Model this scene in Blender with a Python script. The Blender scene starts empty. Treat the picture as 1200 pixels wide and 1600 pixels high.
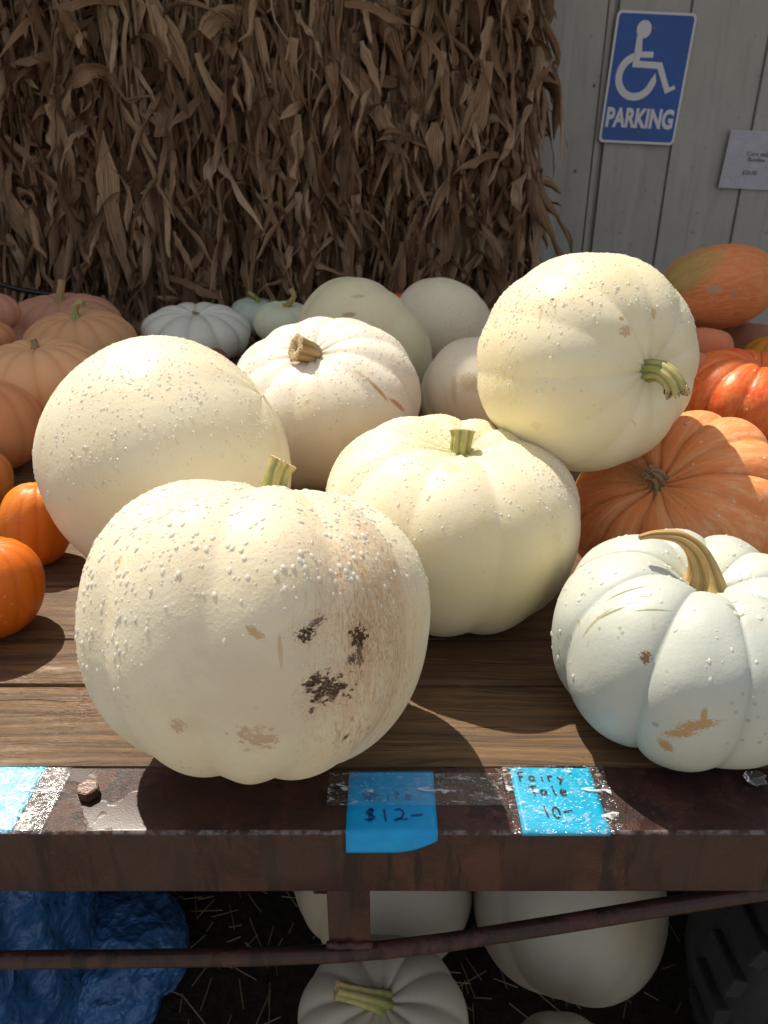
import bpy, bmesh, math, random
import numpy as np
from mathutils import Vector, Matrix, Euler
from mathutils.bvhtree import BVHTree

S = bpy.context.scene
C = S.collection
R_ = math.radians

# ------------------------------------------------------------------ camera
CAM_Z = 1.50
PITCH = R_(25.5)
F = 1156.0                                   # focal length in photo pixels (1200 x 1600)
cd = bpy.data.cameras.new('camera')
cd.sensor_fit = 'VERTICAL'; cd.sensor_height = 36; cd.lens = 36 * F / 1600
cd.clip_start = .02; cd.clip_end = 400
cam = bpy.data.objects.new('camera', cd); C.objects.link(cam)
cam.location = (0, 0, CAM_Z); cam.rotation_euler = (math.pi / 2 - PITCH, 0, 0)
S.camera = cam
cd.dof.use_dof = True; cd.dof.focus_distance = .80; cd.dof.aperture_fstop = 11

# ------------------------------------------------------------------ light
SUN_EL, SUN_AZ = R_(57), R_(-36)             # azimuth from +Y towards +X; the sun stands behind and left
sdir = Vector((math.sin(SUN_AZ) * math.cos(SUN_EL), math.cos(SUN_AZ) * math.cos(SUN_EL), math.sin(SUN_EL)))
W = bpy.data.worlds.new('World'); S.world = W; W.use_nodes = True
nt = W.node_tree; nt.nodes.clear()
sky = nt.nodes.new('ShaderNodeTexSky'); sky.sky_type = 'NISHITA'; sky.sun_disc = False
sky.sun_elevation = SUN_EL; sky.sun_rotation = SUN_AZ
sky.dust_density = 1.5; sky.ozone_density = .7
bg = nt.nodes.new('ShaderNodeBackground'); bg.inputs[1].default_value = .124
wo = nt.nodes.new('ShaderNodeOutputWorld')
mxs = nt.nodes.new('ShaderNodeMix'); mxs.data_type = 'RGBA'; mxs.inputs[0].default_value = .45     # thin bright haze all over the sky
mxs.inputs[7].default_value = (5.0, 4.5, 3.7, 1)
nt.links.new(sky.outputs[0], mxs.inputs[6]); nt.links.new(mxs.outputs[2], bg.inputs[0]); nt.links.new(bg.outputs[0], wo.inputs[0])
sl = bpy.data.lights.new('sun', 'SUN'); sl.energy = 4.6; sl.angle = R_(.53); sl.color = (1, .925, .79)
so = bpy.data.objects.new('sun', sl); C.objects.link(so); so.location = (-3, 4, 8)
so.rotation_euler = sdir.to_track_quat('Z', 'Y').to_euler()
S.view_settings.view_transform = 'Standard'; S.view_settings.look = 'None'
S.view_settings.exposure = .36; S.view_settings.gamma = 1; S.view_settings.use_curve_mapping = False
S.render.engine = 'CYCLES'
S.cycles.use_denoising = True
S.cycles.max_bounces = 8; S.cycles.transparent_max_bounces = 12
S.cycles.caustics_reflective = False; S.cycles.caustics_refractive = False

sp, cp = math.sin(PITCH), math.cos(PITCH)
CR = Vector((1, 0, 0)); CU = Vector((0, sp, cp)); CT = Vector((0, -cp, sp))   # right, up, towards the viewer
CAM = Vector((0, 0, CAM_Z))
def camdir(r, u, t): return (CR * r + CU * u + CT * t).normalized()
def ray(u, v): return (CR * ((u - 600) / F) - CU * ((v - 800) / F) - CT)
def at_y(u, v, y):
    d = ray(u, v); return CAM + d * (y / d.y)
def at_z(u, v, z):
    d = ray(u, v); return CAM + d * ((z - CAM_Z) / d.z)
def at_depth(u, v, z): return CAM + ray(u, v) * z

# ------------------------------------------------------------------ helpers
def link(o, parent=None):
    C.objects.link(o)
    if parent: o.parent = parent
    return o
def empty(name, loc, rot=None):
    o = bpy.data.objects.new(name, None); o.empty_display_size = .05
    o.location = loc
    if rot is not None:
        o.rotation_mode = 'QUATERNION'; o.rotation_quaternion = rot
    return link(o)
def tag(o, label=None, cat=None, group=None, kind=None):
    if label: o['label'] = label
    if cat: o['category'] = cat
    if group: o['group'] = group
    if kind: o['kind'] = kind
    return o
def mesh_obj(name, verts, faces, mat, parent=None, smooth=False, loc=None):
    me = bpy.data.meshes.new(name)
    me.from_pydata([tuple(v) for v in verts], [], [tuple(f) for f in faces])
    if smooth: me.polygons.foreach_set('use_smooth', [True] * len(me.polygons))
    if mat: me.materials.append(mat)
    me.update()
    o = bpy.data.objects.new(name, me)
    if loc is not None: o.location = loc
    return link(o, parent)
def bm_obj(name, bm, mat, parent=None, smooth=False, loc=None):
    me = bpy.data.meshes.new(name)
    bmesh.ops.recalc_face_normals(bm, faces=bm.faces)
    bm.to_mesh(me); bm.free()
    if smooth: me.polygons.foreach_set('use_smooth', [True] * len(me.polygons))
    me.materials.append(mat)
    o = bpy.data.objects.new(name, me)
    if loc is not None: o.location = loc
    return link(o, parent)
def box_bm(bm, lo, hi, bevel=0):
    r = bmesh.ops.create_cube(bm, size=1)
    vs = r['verts']
    for v in vs:
        v.co = Vector([(lo[i] + hi[i]) / 2 + v.co[i] * (hi[i] - lo[i]) for i in range(3)])
    if bevel:
        es = {e for v in vs for e in v.link_edges}
        bmesh.ops.bevel(bm, geom=list(es), offset=bevel, segments=2, affect='EDGES', profile=.6)
def box(name, lo, hi, mat, parent=None, bevel=0):
    bm = bmesh.new(); box_bm(bm, lo, hi, bevel); return bm_obj(name, bm, mat, parent)
def set_attr(me, name, arr):
    a = me.attributes.new(name, 'FLOAT', 'POINT'); a.data.foreach_set('value', np.asarray(arr, dtype=np.float32).ravel())
class Waves:                                  # cheap smooth 3-D noise
    def __init__(s, seed, n=10, f0=1.5, f1=5):
        r = np.random.RandomState(seed)
        d = r.normal(size=(n, 3)); d /= np.linalg.norm(d, axis=1)[:, None]
        s.f = r.uniform(f0, f1, n); s.k = d * s.f[:, None]; s.p = r.uniform(0, 6.28, n)
    def __call__(s, P):
        return (np.sin(P @ s.k.T + s.p) * (s.f.min() / s.f)).sum(1) / math.sqrt(len(s.f))

# ------------------------------------------------------------------ material kit
class Mat:
    def __init__(s, name):
        s.m = bpy.data.materials.new(name); s.m.use_nodes = True
        s.t = s.m.node_tree; s.n = s.t.nodes; s.b = s.n['Principled BSDF']; s.out = s.n['Material Output']
    def node(s, kind, **kw):
        x = s.n.new('ShaderNode' + kind)
        for k, v in kw.items(): setattr(x, k, v)
        return x
    def L(s, a, b): s.t.links.new(a, b)
    def val(s, sock, v):
        if isinstance(v, (int, float)): sock.default_value = v
        elif isinstance(v, tuple): sock.default_value = v if len(v) == 4 or sock.type == 'VECTOR' else v + (1,)
        else: s.L(v, sock)
    def coord(s, kind='Object'): return s.node('TexCoord').outputs[kind]
    def mapping(s, v, loc=(0, 0, 0), rot=(0, 0, 0), sc=(1, 1, 1), typ='POINT'):
        m = s.node('Mapping', vector_type=typ); s.L(v, m.inputs[0])
        m.inputs[1].default_value = loc; m.inputs[2].default_value = rot; m.inputs[3].default_value = sc
        return m.outputs[0]
    def noise(s, v, scale, detail=4, rough=.55, dist=0, col=False):
        n = s.node('TexNoise'); s.L(v, n.inputs['Vector']); n.inputs['Scale'].default_value = scale
        n.inputs['Detail'].default_value = detail; n.inputs['Roughness'].default_value = rough
        n.inputs['Distortion'].default_value = dist
        return n.outputs[1 if col else 0]
    def voro(s, v, scale, out=0, feature='F1', rnd=1):
        n = s.node('TexVoronoi', feature=feature); s.L(v, n.inputs['Vector']); n.inputs['Scale'].default_value = scale
        n.inputs['Randomness'].default_value = rnd
        return n.outputs[out]
    def ramp(s, f, stops, interp='LINEAR'):
        r = s.node('ValToRGB'); s.L(f, r.inputs[0]); cr = r.color_ramp; cr.interpolation = interp
        while len(cr.elements) < len(stops): cr.elements.new(.5)
        for e, (p, c) in zip(cr.elements, stops):
            e.position = p; e.color = (c, c, c, 1) if isinstance(c, (int, float)) else tuple(c) + (1,)
        return r.outputs[0]
    def mix(s, f, a, b, mode='MIX'):
        m = s.node('Mix', data_type='RGBA', blend_type=mode); m.clamp_factor = True
        s.val(m.inputs[0], f); s.val(m.inputs[6], a); s.val(m.inputs[7], b)
        return m.outputs[2]
    def math(s, op, a, b=0, c=None, clamp=False):
        m = s.node('Math', operation=op); m.use_clamp = clamp
        s.val(m.inputs[0], a); s.val(m.inputs[1], b)
        if c is not None: s.val(m.inputs[2], c)
        return m.outputs[0]
    def attr(s, name): return s.node('Attribute', attribute_name=name).outputs['Fac']
    def rnd(s): return s.node('ObjectInfo').outputs['Random']
    def bump(s, h, strength=.3, dist=.002, prev=None):
        b = s.node('Bump'); s.L(h, b.inputs['Height']); b.inputs['Strength'].default_value = strength
        b.inputs['Distance'].default_value = dist
        if prev is not None: s.L(prev, b.inputs['Normal'])
        return b.outputs[0]
    def set(s, **kw):
        names = dict(col='Base Color', rough='Roughness', nrm='Normal', metal='Metallic', spec='Specular IOR Level',
                     sss='Subsurface Weight', coat='Coat Weight', coatr='Coat Roughness', trans='Transmission Weight',
                     ior='IOR', alpha='Alpha')
        for k, v in kw.items(): s.val(s.b.inputs[names[k]], v)
        return s

MUD = (.070, .036, .021)
def spot(m, v, cen, rot, size, soft=.35, wob=.35, ns=3, seed=0.0):
    """a blotch of its own outline on a skin: 1 inside, 0 outside; returns (mask, local coords)"""
    q = m.mapping(v, loc=tuple(cen), rot=tuple(rot), sc=tuple(size), typ='TEXTURE')
    l = m.node('VectorMath', operation='LENGTH'); m.L(q, l.inputs[0])
    n = m.noise(m.mapping(q, loc=(seed, seed * 2, 0)), ns, 4, .65)
    d = m.math('ADD', l.outputs['Value'], m.math('MULTIPLY', m.math('SUBTRACT', n, .5), wob * 4))
    r = m.node('MapRange', interpolation_type='SMOOTHSTEP'); m.L(d, r.inputs[0])
    r.inputs[1].default_value = 1 + soft / 2; r.inputs[2].default_value = 1 - soft / 2
    return r.outputs[0], q

def skin(name, base, second, groove=None, top=None, rough=.36, mott=.5, speck=0, speck_col=(.35, .2, .1),
         bump=.25, spots=(), sss=.22, wart=0, streak=None, ssscol=None, coat=.0):
    m = Mat(name); v = m.coord()
    n1 = m.noise(v, 9, 5, .6, .6)
    n2 = m.noise(v, 42, 4, .6)
    col = m.mix(m.ramp(n1, [(.35, 0), (.68, mott)]), base, second)
    col = m.mix(m.ramp(n2, [(.45, 0), (.75, .3 * mott)]), col, tuple(x * 1.12 for x in base))
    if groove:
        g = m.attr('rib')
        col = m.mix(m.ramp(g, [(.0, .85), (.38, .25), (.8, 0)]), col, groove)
    if streak:
        ph = m.attr('ang'); lt = m.attr('lat')
        cx = m.node('CombineXYZ'); m.val(cx.inputs[0], m.math('MULTIPLY', ph, 1.0)); m.val(cx.inputs[1], m.math('MULTIPLY', lt, .35))
        sn = m.noise(cx.outputs[0], 14, 5, .7)
        col = m.mix(m.ramp(sn, [(.45, 0), (.62, .8)]), col, streak)
    if top:
        col = m.mix(m.ramp(m.attr('lat'), [(.80, 0), (.99, .8)]), col, top)
    if speck:
        d = m.voro(v, 95, 0); nn = m.noise(v, 13, 3)
        k = m.math('MULTIPLY', m.ramp(d, [(.12, 1), (.24, 0)]), m.ramp(nn, [(.5, 0), (.64, 1)]))
        col = m.mix(m.math('MULTIPLY', k, speck), col, speck_col)
    h = m.math('ADD', m.math('MULTIPLY', m.noise(v, 60, 5, .6), .7), m.math('MULTIPLY', m.noise(v, 330, 3, .6), .3))
    if wart:
        h = m.math('ADD', h, m.math('MULTIPLY', m.ramp(m.voro(m.mapping(v, sc=(1, 1, 1)), 60, 0), [(0, 1), (.45, 0)]), wart))
    spc = .36
    rg = m.ramp(m.noise(v, 26, 4, .6), [(.35, min(1, rough * 1.05)), (.7, min(1, rough * 1.7))])
    for s in spots:
        mk, q = spot(m, v, s['c'], s['r'], s['s'], s.get('soft', .3), s.get('wob', .4), s.get('ns', 3), s.get('seed', 0.))
        fac = mk
        if 'streak' in s:                     # broken into fine strokes along one direction
            st = m.noise(m.mapping(q, sc=s['streak'][0]), s['streak'][1], 5, .7)
            fac = m.math('MULTIPLY', mk, m.ramp(st, [(s.get('t0', .48), 0), (s.get('t1', .62), 1)]))
        fac = m.math('MULTIPLY', fac, s.get('k', .9))
        col = m.mix(fac, col, s['col'])
        if s.get('relief'): h = m.math('ADD', h, m.math('MULTIPLY', fac, s['relief']))
        if s['col'] == MUD: spc = m.math('MULTIPLY', spc, m.math('SUBTRACT', 1., fac))
        if s.get('matte'): rg = m.mix(fac, rg, (s['matte'],) * 3)
    nb = m.bump(h, bump, .0022)
    m.set(col=col, rough=rg, nrm=nb, sss=sss, spec=spc, coat=coat, coatr=.12)
    m.b.inputs['Subsurface Radius'].default_value = ssscol or (1., .62, .32)
    m.b.inputs['Subsurface Scale'].default_value = .022
    return m.m

def stem_mat(name, green, tan, bias=.5, rough=.6):
    m = Mat(name); t = m.attr('along'); a = m.attr('around')
    cx = m.node('CombineXYZ'); m.val(cx.inputs[0], m.math('MULTIPLY', a, 1)); m.val(cx.inputs[1], m.math('MULTIPLY', t, .25))
    st = m.noise(cx.outputs[0], 11, 5, .7)
    v = m.coord(); n = m.noise(v, 70, 4)
    f = m.math('ADD', m.math('ADD', m.math('MULTIPLY', st, .9), m.math('MULTIPLY', n, .5)), m.math('MULTIPLY', t, .25))
    col = m.ramp(f, [(.42 + bias * .25, green), (.62 + bias * .25, tuple((x + y) / 2 for x, y in zip(green, tan))), (.80 + bias * .25, tan)])
    ridge = m.attr('ridge')
    col = m.mix(m.ramp(ridge, [(.0, .55), (.5, 0)]), col, tuple(x * .45 for x in green))
    m.set(col=col, rough=rough, nrm=m.bump(m.math('ADD', st, n), .6, .0015))
    return m.m

def cork_mat():
    m = Mat('stem_cut'); v = m.coord(); d = m.voro(v, 420, 0)
    col = m.ramp(d, [(.1, (.10, .055, .02)), (.45, (.55, .38, .19)), (.8, (.70, .55, .33))])
    m.set(col=col, rough=.85, nrm=m.bump(d, .8, .002)); return m.m
M_CORK = cork_mat()

def drop_mat():
    m = Mat('water_drop')
    m.set(col=(.88, .85, .74), rough=.07, ior=1.33, spec=.75, sss=.5)
    m.b.inputs['Subsurface Radius'].default_value = (1, .9, .7); m.b.inputs['Subsurface Scale'].default_value = .003
    tr = m.node('BsdfTransparent'); mx = m.node('MixShader'); mx.inputs[0].default_value = .34
    m.L(m.b.outputs[0], mx.inputs[1]); m.L(tr.outputs[0], mx.inputs[2]); m.L(mx.outputs[0], m.out.inputs[0]); return m.m
M_DROP = drop_mat()

# ------------------------------------------------------------------ ground, far setting
DECK = .94
def ground_mat():
    m = Mat('gravel_lot'); v = m.coord()
    n = m.noise(v, 60, 5, .7); n2 = m.noise(v, 2, 4); d = m.voro(v, 45, 0)
    col = m.ramp(n, [(.3, (.15, .13, .10)), (.7, (.36, .32, .26))])
    col = m.mix(m.ramp(n2, [(.4, 0), (.65, .5)]), col, (.24, .21, .17))
    m.set(col=col, rough=.9, nrm=m.bump(m.math('ADD', n, d), .7, .012)); return m.m
g = mesh_obj('ground', [(-80, -80, 0), (80, -80, 0), (80, 80, 0), (-80, 80, 0)], [(0, 1, 2, 3)], ground_mat())
tag(g, 'grey gravel lot under the wagon', kind='structure')
def shade_sheet_mat():
    m = Mat('under_wagon_shade'); v = m.coord(); n = m.noise(v, 50, 6, .75)
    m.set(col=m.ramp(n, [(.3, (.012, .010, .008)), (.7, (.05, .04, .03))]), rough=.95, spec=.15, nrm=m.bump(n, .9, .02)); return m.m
g2 = mesh_obj('shade_sheet', [(-9, .47, .004), (9, .47, .004), (9, 3.3, .004), (-9, 3.3, .004)], [(0, 1, 2, 3)], shade_sheet_mat())  # dark sheet laid over the gravel; under-wagon shade is painted into its colour
tag(g2, 'dark sheet of painted shade on the ground under the wagon', kind='structure')

# ------------------------------------------------------------------ store building (wall of ribbed metal panels, roof)
def panel_mat():
    m = Mat('painted_metal_panel'); v = m.coord()
    n = m.noise(v, 3, 4, .6); n2 = m.noise(m.mapping(v, sc=(9, 9, .8)), 5, 5, .65); n3 = m.noise(v, 90, 3)
    col = m.ramp(n, [(.3, (.31, .302, .278)), (.7, (.375, .362, .335))])
    col = m.mix(m.ramp(n2, [(.5, 0), (.75, .35)]), col, (.175, .162, .143))
    col = m.mix(m.ramp(m.noise(v, 22, 3), [(.66, 0), (.72, .5)]), col, (.17, .15, .13))
    m.set(col=col, rough=.5, nrm=m.bump(m.math('ADD', n3, m.math('MULTIPLY', n, 6)), .25, .001)); return m.m
M_PANEL = panel_mat()
def simple(name, col, rough=.5, metal=0., bump=0, bscale=60, var=.12):
    m = Mat(name); v = m.coord(); n = m.noise(v, bscale, 5, .6); n1 = m.noise(v, bscale / 8, 4)
    c = m.mix(m.ramp(n1, [(.3, 0), (.7, 1)]), tuple(x * (1 - var) for x in col), tuple(min(1, x * (1 + var)) for x in col))
    m.set(col=c, rough=m.ramp(n, [(.3, rough * .8), (.7, min(1, rough * 1.2))]), metal=metal)
    if bump: m.set(nrm=m.bump(n, bump, .002))
    return m.m
M_SCREW = simple('screw_steel', (.20, .18, .16), .45, .6)
WALL_Y = 3.34
store = empty('store_building', (0, WALL_Y, 0))
tag(store, 'grey metal sided store wall with vertical seams behind the corn stalks', 'building')
PW = .312
def panel_mesh(double=False):
    # plan of one panel: a flat, a raised half, a double groove at the joint (x, y towards the viewer is negative)
    if double: prof = [(0, 0), (.004, -.010), (.022, -.010), (.026, .012), (.038, .012), (.042, -.014), (.17, -.016), (.20, -.008), (PW - .003, -.008), (PW, 0)]
    else: prof = [(0, .004), (.003, -.018), (.15, -.018), (.19, -.009), (PW - .003, -.008), (PW, .004)]
    vs, fs = [], []
    for z in (0, 3.0):
        for x, y in prof: vs.append((x, y, z))
        for x, y in reversed(prof): vs.append((x, y + .02 if y < 0 else y + .012, z))
    n = len(prof) * 2
    for i in range(n): fs.append((i, (i + 1) % n, n + (i + 1) % n, n + i))
    return vs, fs
pv, pf = panel_mesh(); dv_, df_ = panel_mesh(True)
pm = None
x = .845 - PW * 9
for i in range(16):
    if pm is None:
        o = mesh_obj('wall_panel', pv, pf, M_PANEL, store); pm = o.data
    else:
        o = mesh_obj('wall_panel', dv_, df_, M_PANEL, store) if i == 9 else link(bpy.data.objects.new('wall_panel', pm), store)
    o.location = (x + i * PW, 0, 0)
# wall ends beyond the panels and the roof with its eave; an unseen canopy is added on the left to shade the left heap
box('wall', (-9, .03, 0), (9, .2, 3.0), M_PANEL, store)
M_ROOF = simple('roof_metal', (.25, .24, .23), .5, .2)
EAVE_Z = 3.05
def roof_poly(name, pts, z0, rise_y, mat):
    vs = [(x, y, z0 + max(0, y) * .3) for x, y in pts] + [(x, y, z0 + .06 + max(0, y) * .3) for x, y in pts]
    n = len(pts)
    fs = [tuple(range(n))[::-1], tuple(range(n, 2 * n))] + [(i, (i + 1) % n, n + (i + 1) % n, n + i) for i in range(n)]
    return mesh_obj(name, vs, fs, mat, store)
kx, ky = -sdir.x / sdir.z, sdir.y / sdir.z
h = EAVE_Z - 1.12
EY0 = 1.42 + h * ky - WALL_Y                  # local y of the main eave
EY1 = .88 + h * ky - WALL_Y                   # local y of the added canopy's edge, set by the shade wanted
EX1 = -.50 - h * kx                           # right end of the added canopy
roof_poly('roof', [(-9, EY0), (9, EY0), (9, 5), (-9, 5)], EAVE_Z, 0, M_ROOF)
roof_poly('shade_canopy', [(-9, EY1), (EX1 - .25, EY1), (EX1, EY0 - .003), (-9, EY0 - .003)], EAVE_Z, 0, M_ROOF)
# fixings on the wall
for u, v in [(900, 267), (965, 266), (947, 360), (1098, 272), (1121, 145), (930, 133)]:
    p = at_y(u, v, WALL_Y - .02)
    bm = bmesh.new(); bmesh.ops.create_uvsphere(bm, u_segments=8, v_segments=6, radius=.006)
    for q in bm.verts: q.co.y *= .6
    bm_obj('wall_screw', bm, M_SCREW, store, True, (p.x, p.y - WALL_Y + .008, p.z))

# ------------------------------------------------------------------ parking sign
def text_mesh(s, size, bold=0.0):
    cu = bpy.data.curves.new('t', 'FONT'); cu.body = s; cu.size = size; cu.offset = bold; cu.resolution_u = 3
    o = bpy.data.objects.new('t', cu); C.objects.link(o)
    me = bpy.data.meshes.new_from_object(o.evaluated_get(bpy.context.evaluated_depsgraph_get()))
    bpy.data.objects.remove(o); bpy.data.curves.remove(cu)
    vs = np.array([v.co[:] for v in me.vertices]); fs = [tuple(p.vertices) for p in me.polygons]
    bpy.data.meshes.remove(me)
    return vs, fs
def extrude_poly(pts, z0, z1):
    """2-D outline -> a closed plate"""
    bm = bmesh.new()
    vs = [bm.verts.new((x, y, z0)) for x, y in pts]
    f = bm.faces.new(vs)
    r = bmesh.ops.extrude_face_region(bm, geom=[f])
    for v in r['geom']:
        if isinstance(v, bmesh.types.BMVert): v.co.z = z1
    bmesh.ops.recalc_face_normals(bm, faces=bm.faces)
    return bm
def rrect(w, h, r, n=6):
    pts = []
    for cx, cy, a in ((w - r, h - r, 0), (r, h - r, 90), (r, r, 180), (w - r, r, 270)):
        for i in range(n + 1):
            t = R_(a + 90 * i / n); pts.append((cx + r * math.cos(t), cy + r * math.sin(t)))
    return pts
SY = WALL_Y - .030
TL, TR, BR, BL = [at_y(u, v, SY) for u, v in ((962, 15), (1086, 20), (1056, 228), (938, 222))]
SW, SH = .305, (TL - BL).length
SW = ((TR - TL).length + (BR - BL).length) / 2
ex = ((TR - TL) + (BR - BL)).normalized(); ez = Vector((-ex.z, 0, ex.x))
rot = Matrix((ex, ez, ex.cross(ez))).transposed().to_quaternion()
cen = (TL + TR + BR + BL) / 4
sign = empty('parking_sign', cen - ex * SW / 2 - ez * SH / 2, rot)
tag(sign, 'blue and white wheelchair PARKING sign screwed to the grey wall', 'sign')
M_WHITE = simple('sign_white', (.60, .60, .64), .45, 0, .1, 30, .06)
M_BLUE = simple('sign_blue', (.0, .065, .33), .38, 0, .1, 30, .1)
bm_obj('plate', extrude_poly(rrect(SW, SH, .018), 0, .002), M_WHITE, sign)
def inset(pts, d): return [(min(max(x, d), SW - d), min(max(y, d), SH - d)) for x, y in pts]
bm_obj('blue_face', extrude_poly([(x + .009, y + .009) for x, y in rrect(SW - .018, SH - .018, .013)], .0022, .0026), M_BLUE, sign)
def st(s, t): return (s * SW, SH * (1 - t))
body = [(.287, .179), (.288, .41), (.614, .415), (.765, .60), (.888, .56), (.868, .532), (.805, .553), (.66, .366), (.367, .362), (.370, .337), (.533, .334), (.530, .290), (.380, .292), (.363, .20)]
bm = extrude_poly([st(*q) for q in body], .0028, .0031)
hc = st(.363, .131)
b2 = extrude_poly([(hc[0] + .093 * SW * math.cos(a), hc[1] + .098 * SW * math.sin(a)) for a in [i * math.tau / 28 for i in range(28)]], .0029, .0032)
wc = st(.362, .481)
arc = []
for i in range(41):
    a = R_(101 + (350 - 101) * i / 40); arc.append((wc[0] + .268 * SW * math.cos(a), wc[1] + .268 * SW * math.sin(a)))
arc.append((wc[0] + .236 * SW, wc[1] + .05 * SW))
for i in range(38):
    a = R_(345 - (345 - 113) * i / 37); arc.append((wc[0] + .182 * SW * math.cos(a), wc[1] + .182 * SW * math.sin(a)))
b3 = extrude_poly(arc, .0028, .0031)
for bb in (b2, b3):
    tmp = bpy.data.meshes.new('x'); bb.to_mesh(tmp); bb.free(); bm.from_mesh(tmp); bpy.data.meshes.remove(tmp)
bm_obj('wheelchair_symbol', bm, M_WHITE, sign)
vs, fs = text_mesh('PARKING', 1, .042)
lo, hi = vs.min(0), vs.max(0)
x0, x1, y0, y1 = .055 * SW, .935 * SW, SH * (1 - .878), SH * (1 - .718)
vs = [(x0 + (v[0] - lo[0]) / (hi[0] - lo[0]) * (x1 - x0), y0 + (v[1] - lo[1]) / (hi[1] - lo[1]) * (y1 - y0), .0031) for v in vs]
mesh_obj('lettering', vs, fs, M_WHITE, sign)
for s_, t_ in ((.485, .125), (.485, .91)):
    bm = bmesh.new(); bmesh.ops.create_uvsphere(bm, u_segments=10, v_segments=6, radius=.0055)
    for q in bm.verts: q.co.z = q.co.z * .5
    a = st(s_, t_); bm_obj('screw', bm, M_SCREW, sign, True, (a[0], a[1], .0035))

# price sheet on the wall
PY = WALL_Y - .027
pTL, pBL, pTR = at_y(1138, 202, PY), at_y(1122, 293, PY), at_y(1200, 205.5, PY)
ex = (pTR - pTL).normalized(); ez = Vector((-ex.z, 0, ex.x))
PH = (pTL - pBL).length; PWD = PH * 1.29
rot = Matrix((ex, ez, ex.cross(ez))).transposed().to_quaternion()
sheet = empty('price_sheet', pBL, rot)
tag(sheet, 'white printed corn stalk price sheet taped to the grey wall', 'paper sign')
def paper_mat():
    m = Mat('damp_paper'); v = m.coord(); n = m.noise(v, 14, 5, .6, 1.5)
    m.set(col=m.ramp(n, [(.3, (.36, .36, .42)), (.7, (.46, .46, .53))]), rough=.6, nrm=m.bump(n, .6, .01)); return m.m
wv = Waves(5, 8, 15, 50)
gx, gy = np.meshgrid(np.linspace(0, PWD, 30), np.linspace(0, PH, 24))
P = np.c_[gx.ravel(), gy.ravel(), np.zeros(gx.size)]
P[:, 2] = .0025 + .0013 * wv(P)
fs = [(j * 30 + i, j * 30 + i + 1, (j + 1) * 30 + i + 1, (j + 1) * 30 + i) for j in range(23) for i in range(29)]
ps = mesh_obj('paper', P, fs, paper_mat(), sheet, True)
M_INK = simple('printed_ink', (.03, .03, .035), .6)
for txt, sx, ty, hh in (('Corn stalk', .31, .405, .016), ('Bundles', .34, .50, .016), ('$20.00', .30, .73, .016)):
    vs, fs2 = text_mesh(txt, 1, .0)
    k = hh / .72
    T = np.c_[vs[:, 0] * k + sx * PWD, vs[:, 1] * k + PH * (1 - ty) - .004, np.zeros(len(vs))]
    T[:, 2] = .0040 + .0013 * wv(np.c_[T[:, :2], np.zeros(len(T))])
    mesh_obj('print', T, fs2, M_INK, sheet)

# ------------------------------------------------------------------ corn stalk bundles
def leaf_mat():
    m = Mat('dry_corn_leaf'); t = m.attr('tint'); a = m.attr('across'); l = m.attr('along')
    cx = m.node('CombineXYZ'); m.val(cx.inputs[0], m.math('MULTIPLY', a, 1)); m.val(cx.inputs[1], m.math('MULTIPLY', l, .18)); m.val(cx.inputs[2], m.math('MULTIPLY', t, 13.0))
    st_ = m.noise(cx.outputs[0], 15, 6, .75); n = m.noise(m.coord(), 25, 4)
    base = m.ramp(m.math('ADD', m.math('MULTIPLY', t, .8), m.math('MULTIPLY', n, .25)),
                  [(.08, (.085, .043, .022)), (.35, (.26, .150, .085)), (.6, (.43, .27, .165)), (.8, (.56, .385, .25)), (1, (.70, .54, .38))])
    col = m.mix(m.ramp(st_, [(.36, .9), (.58, 0)]), base, (.055, .032, .02)); col = m.mix(m.ramp(st_, [(.58, 0), (.72, .5)]), col, (.62, .50, .36))
    m.set(col=col, rough=.72, nrm=m.bump(st_, .7, .003), spec=.15)
    tl = m.node('BsdfTranslucent'); m.L(col, tl.inputs[0])
    mx = m.node('MixShader'); mx.inputs[0].default_value = .12
    m.L(m.b.outputs[0], mx.inputs[1]); m.L(tl.outputs[0], mx.inputs[2]); m.L(mx.outputs[0], m.out.inputs[0])
    return m.m
M_LEAF = leaf_mat()
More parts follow.
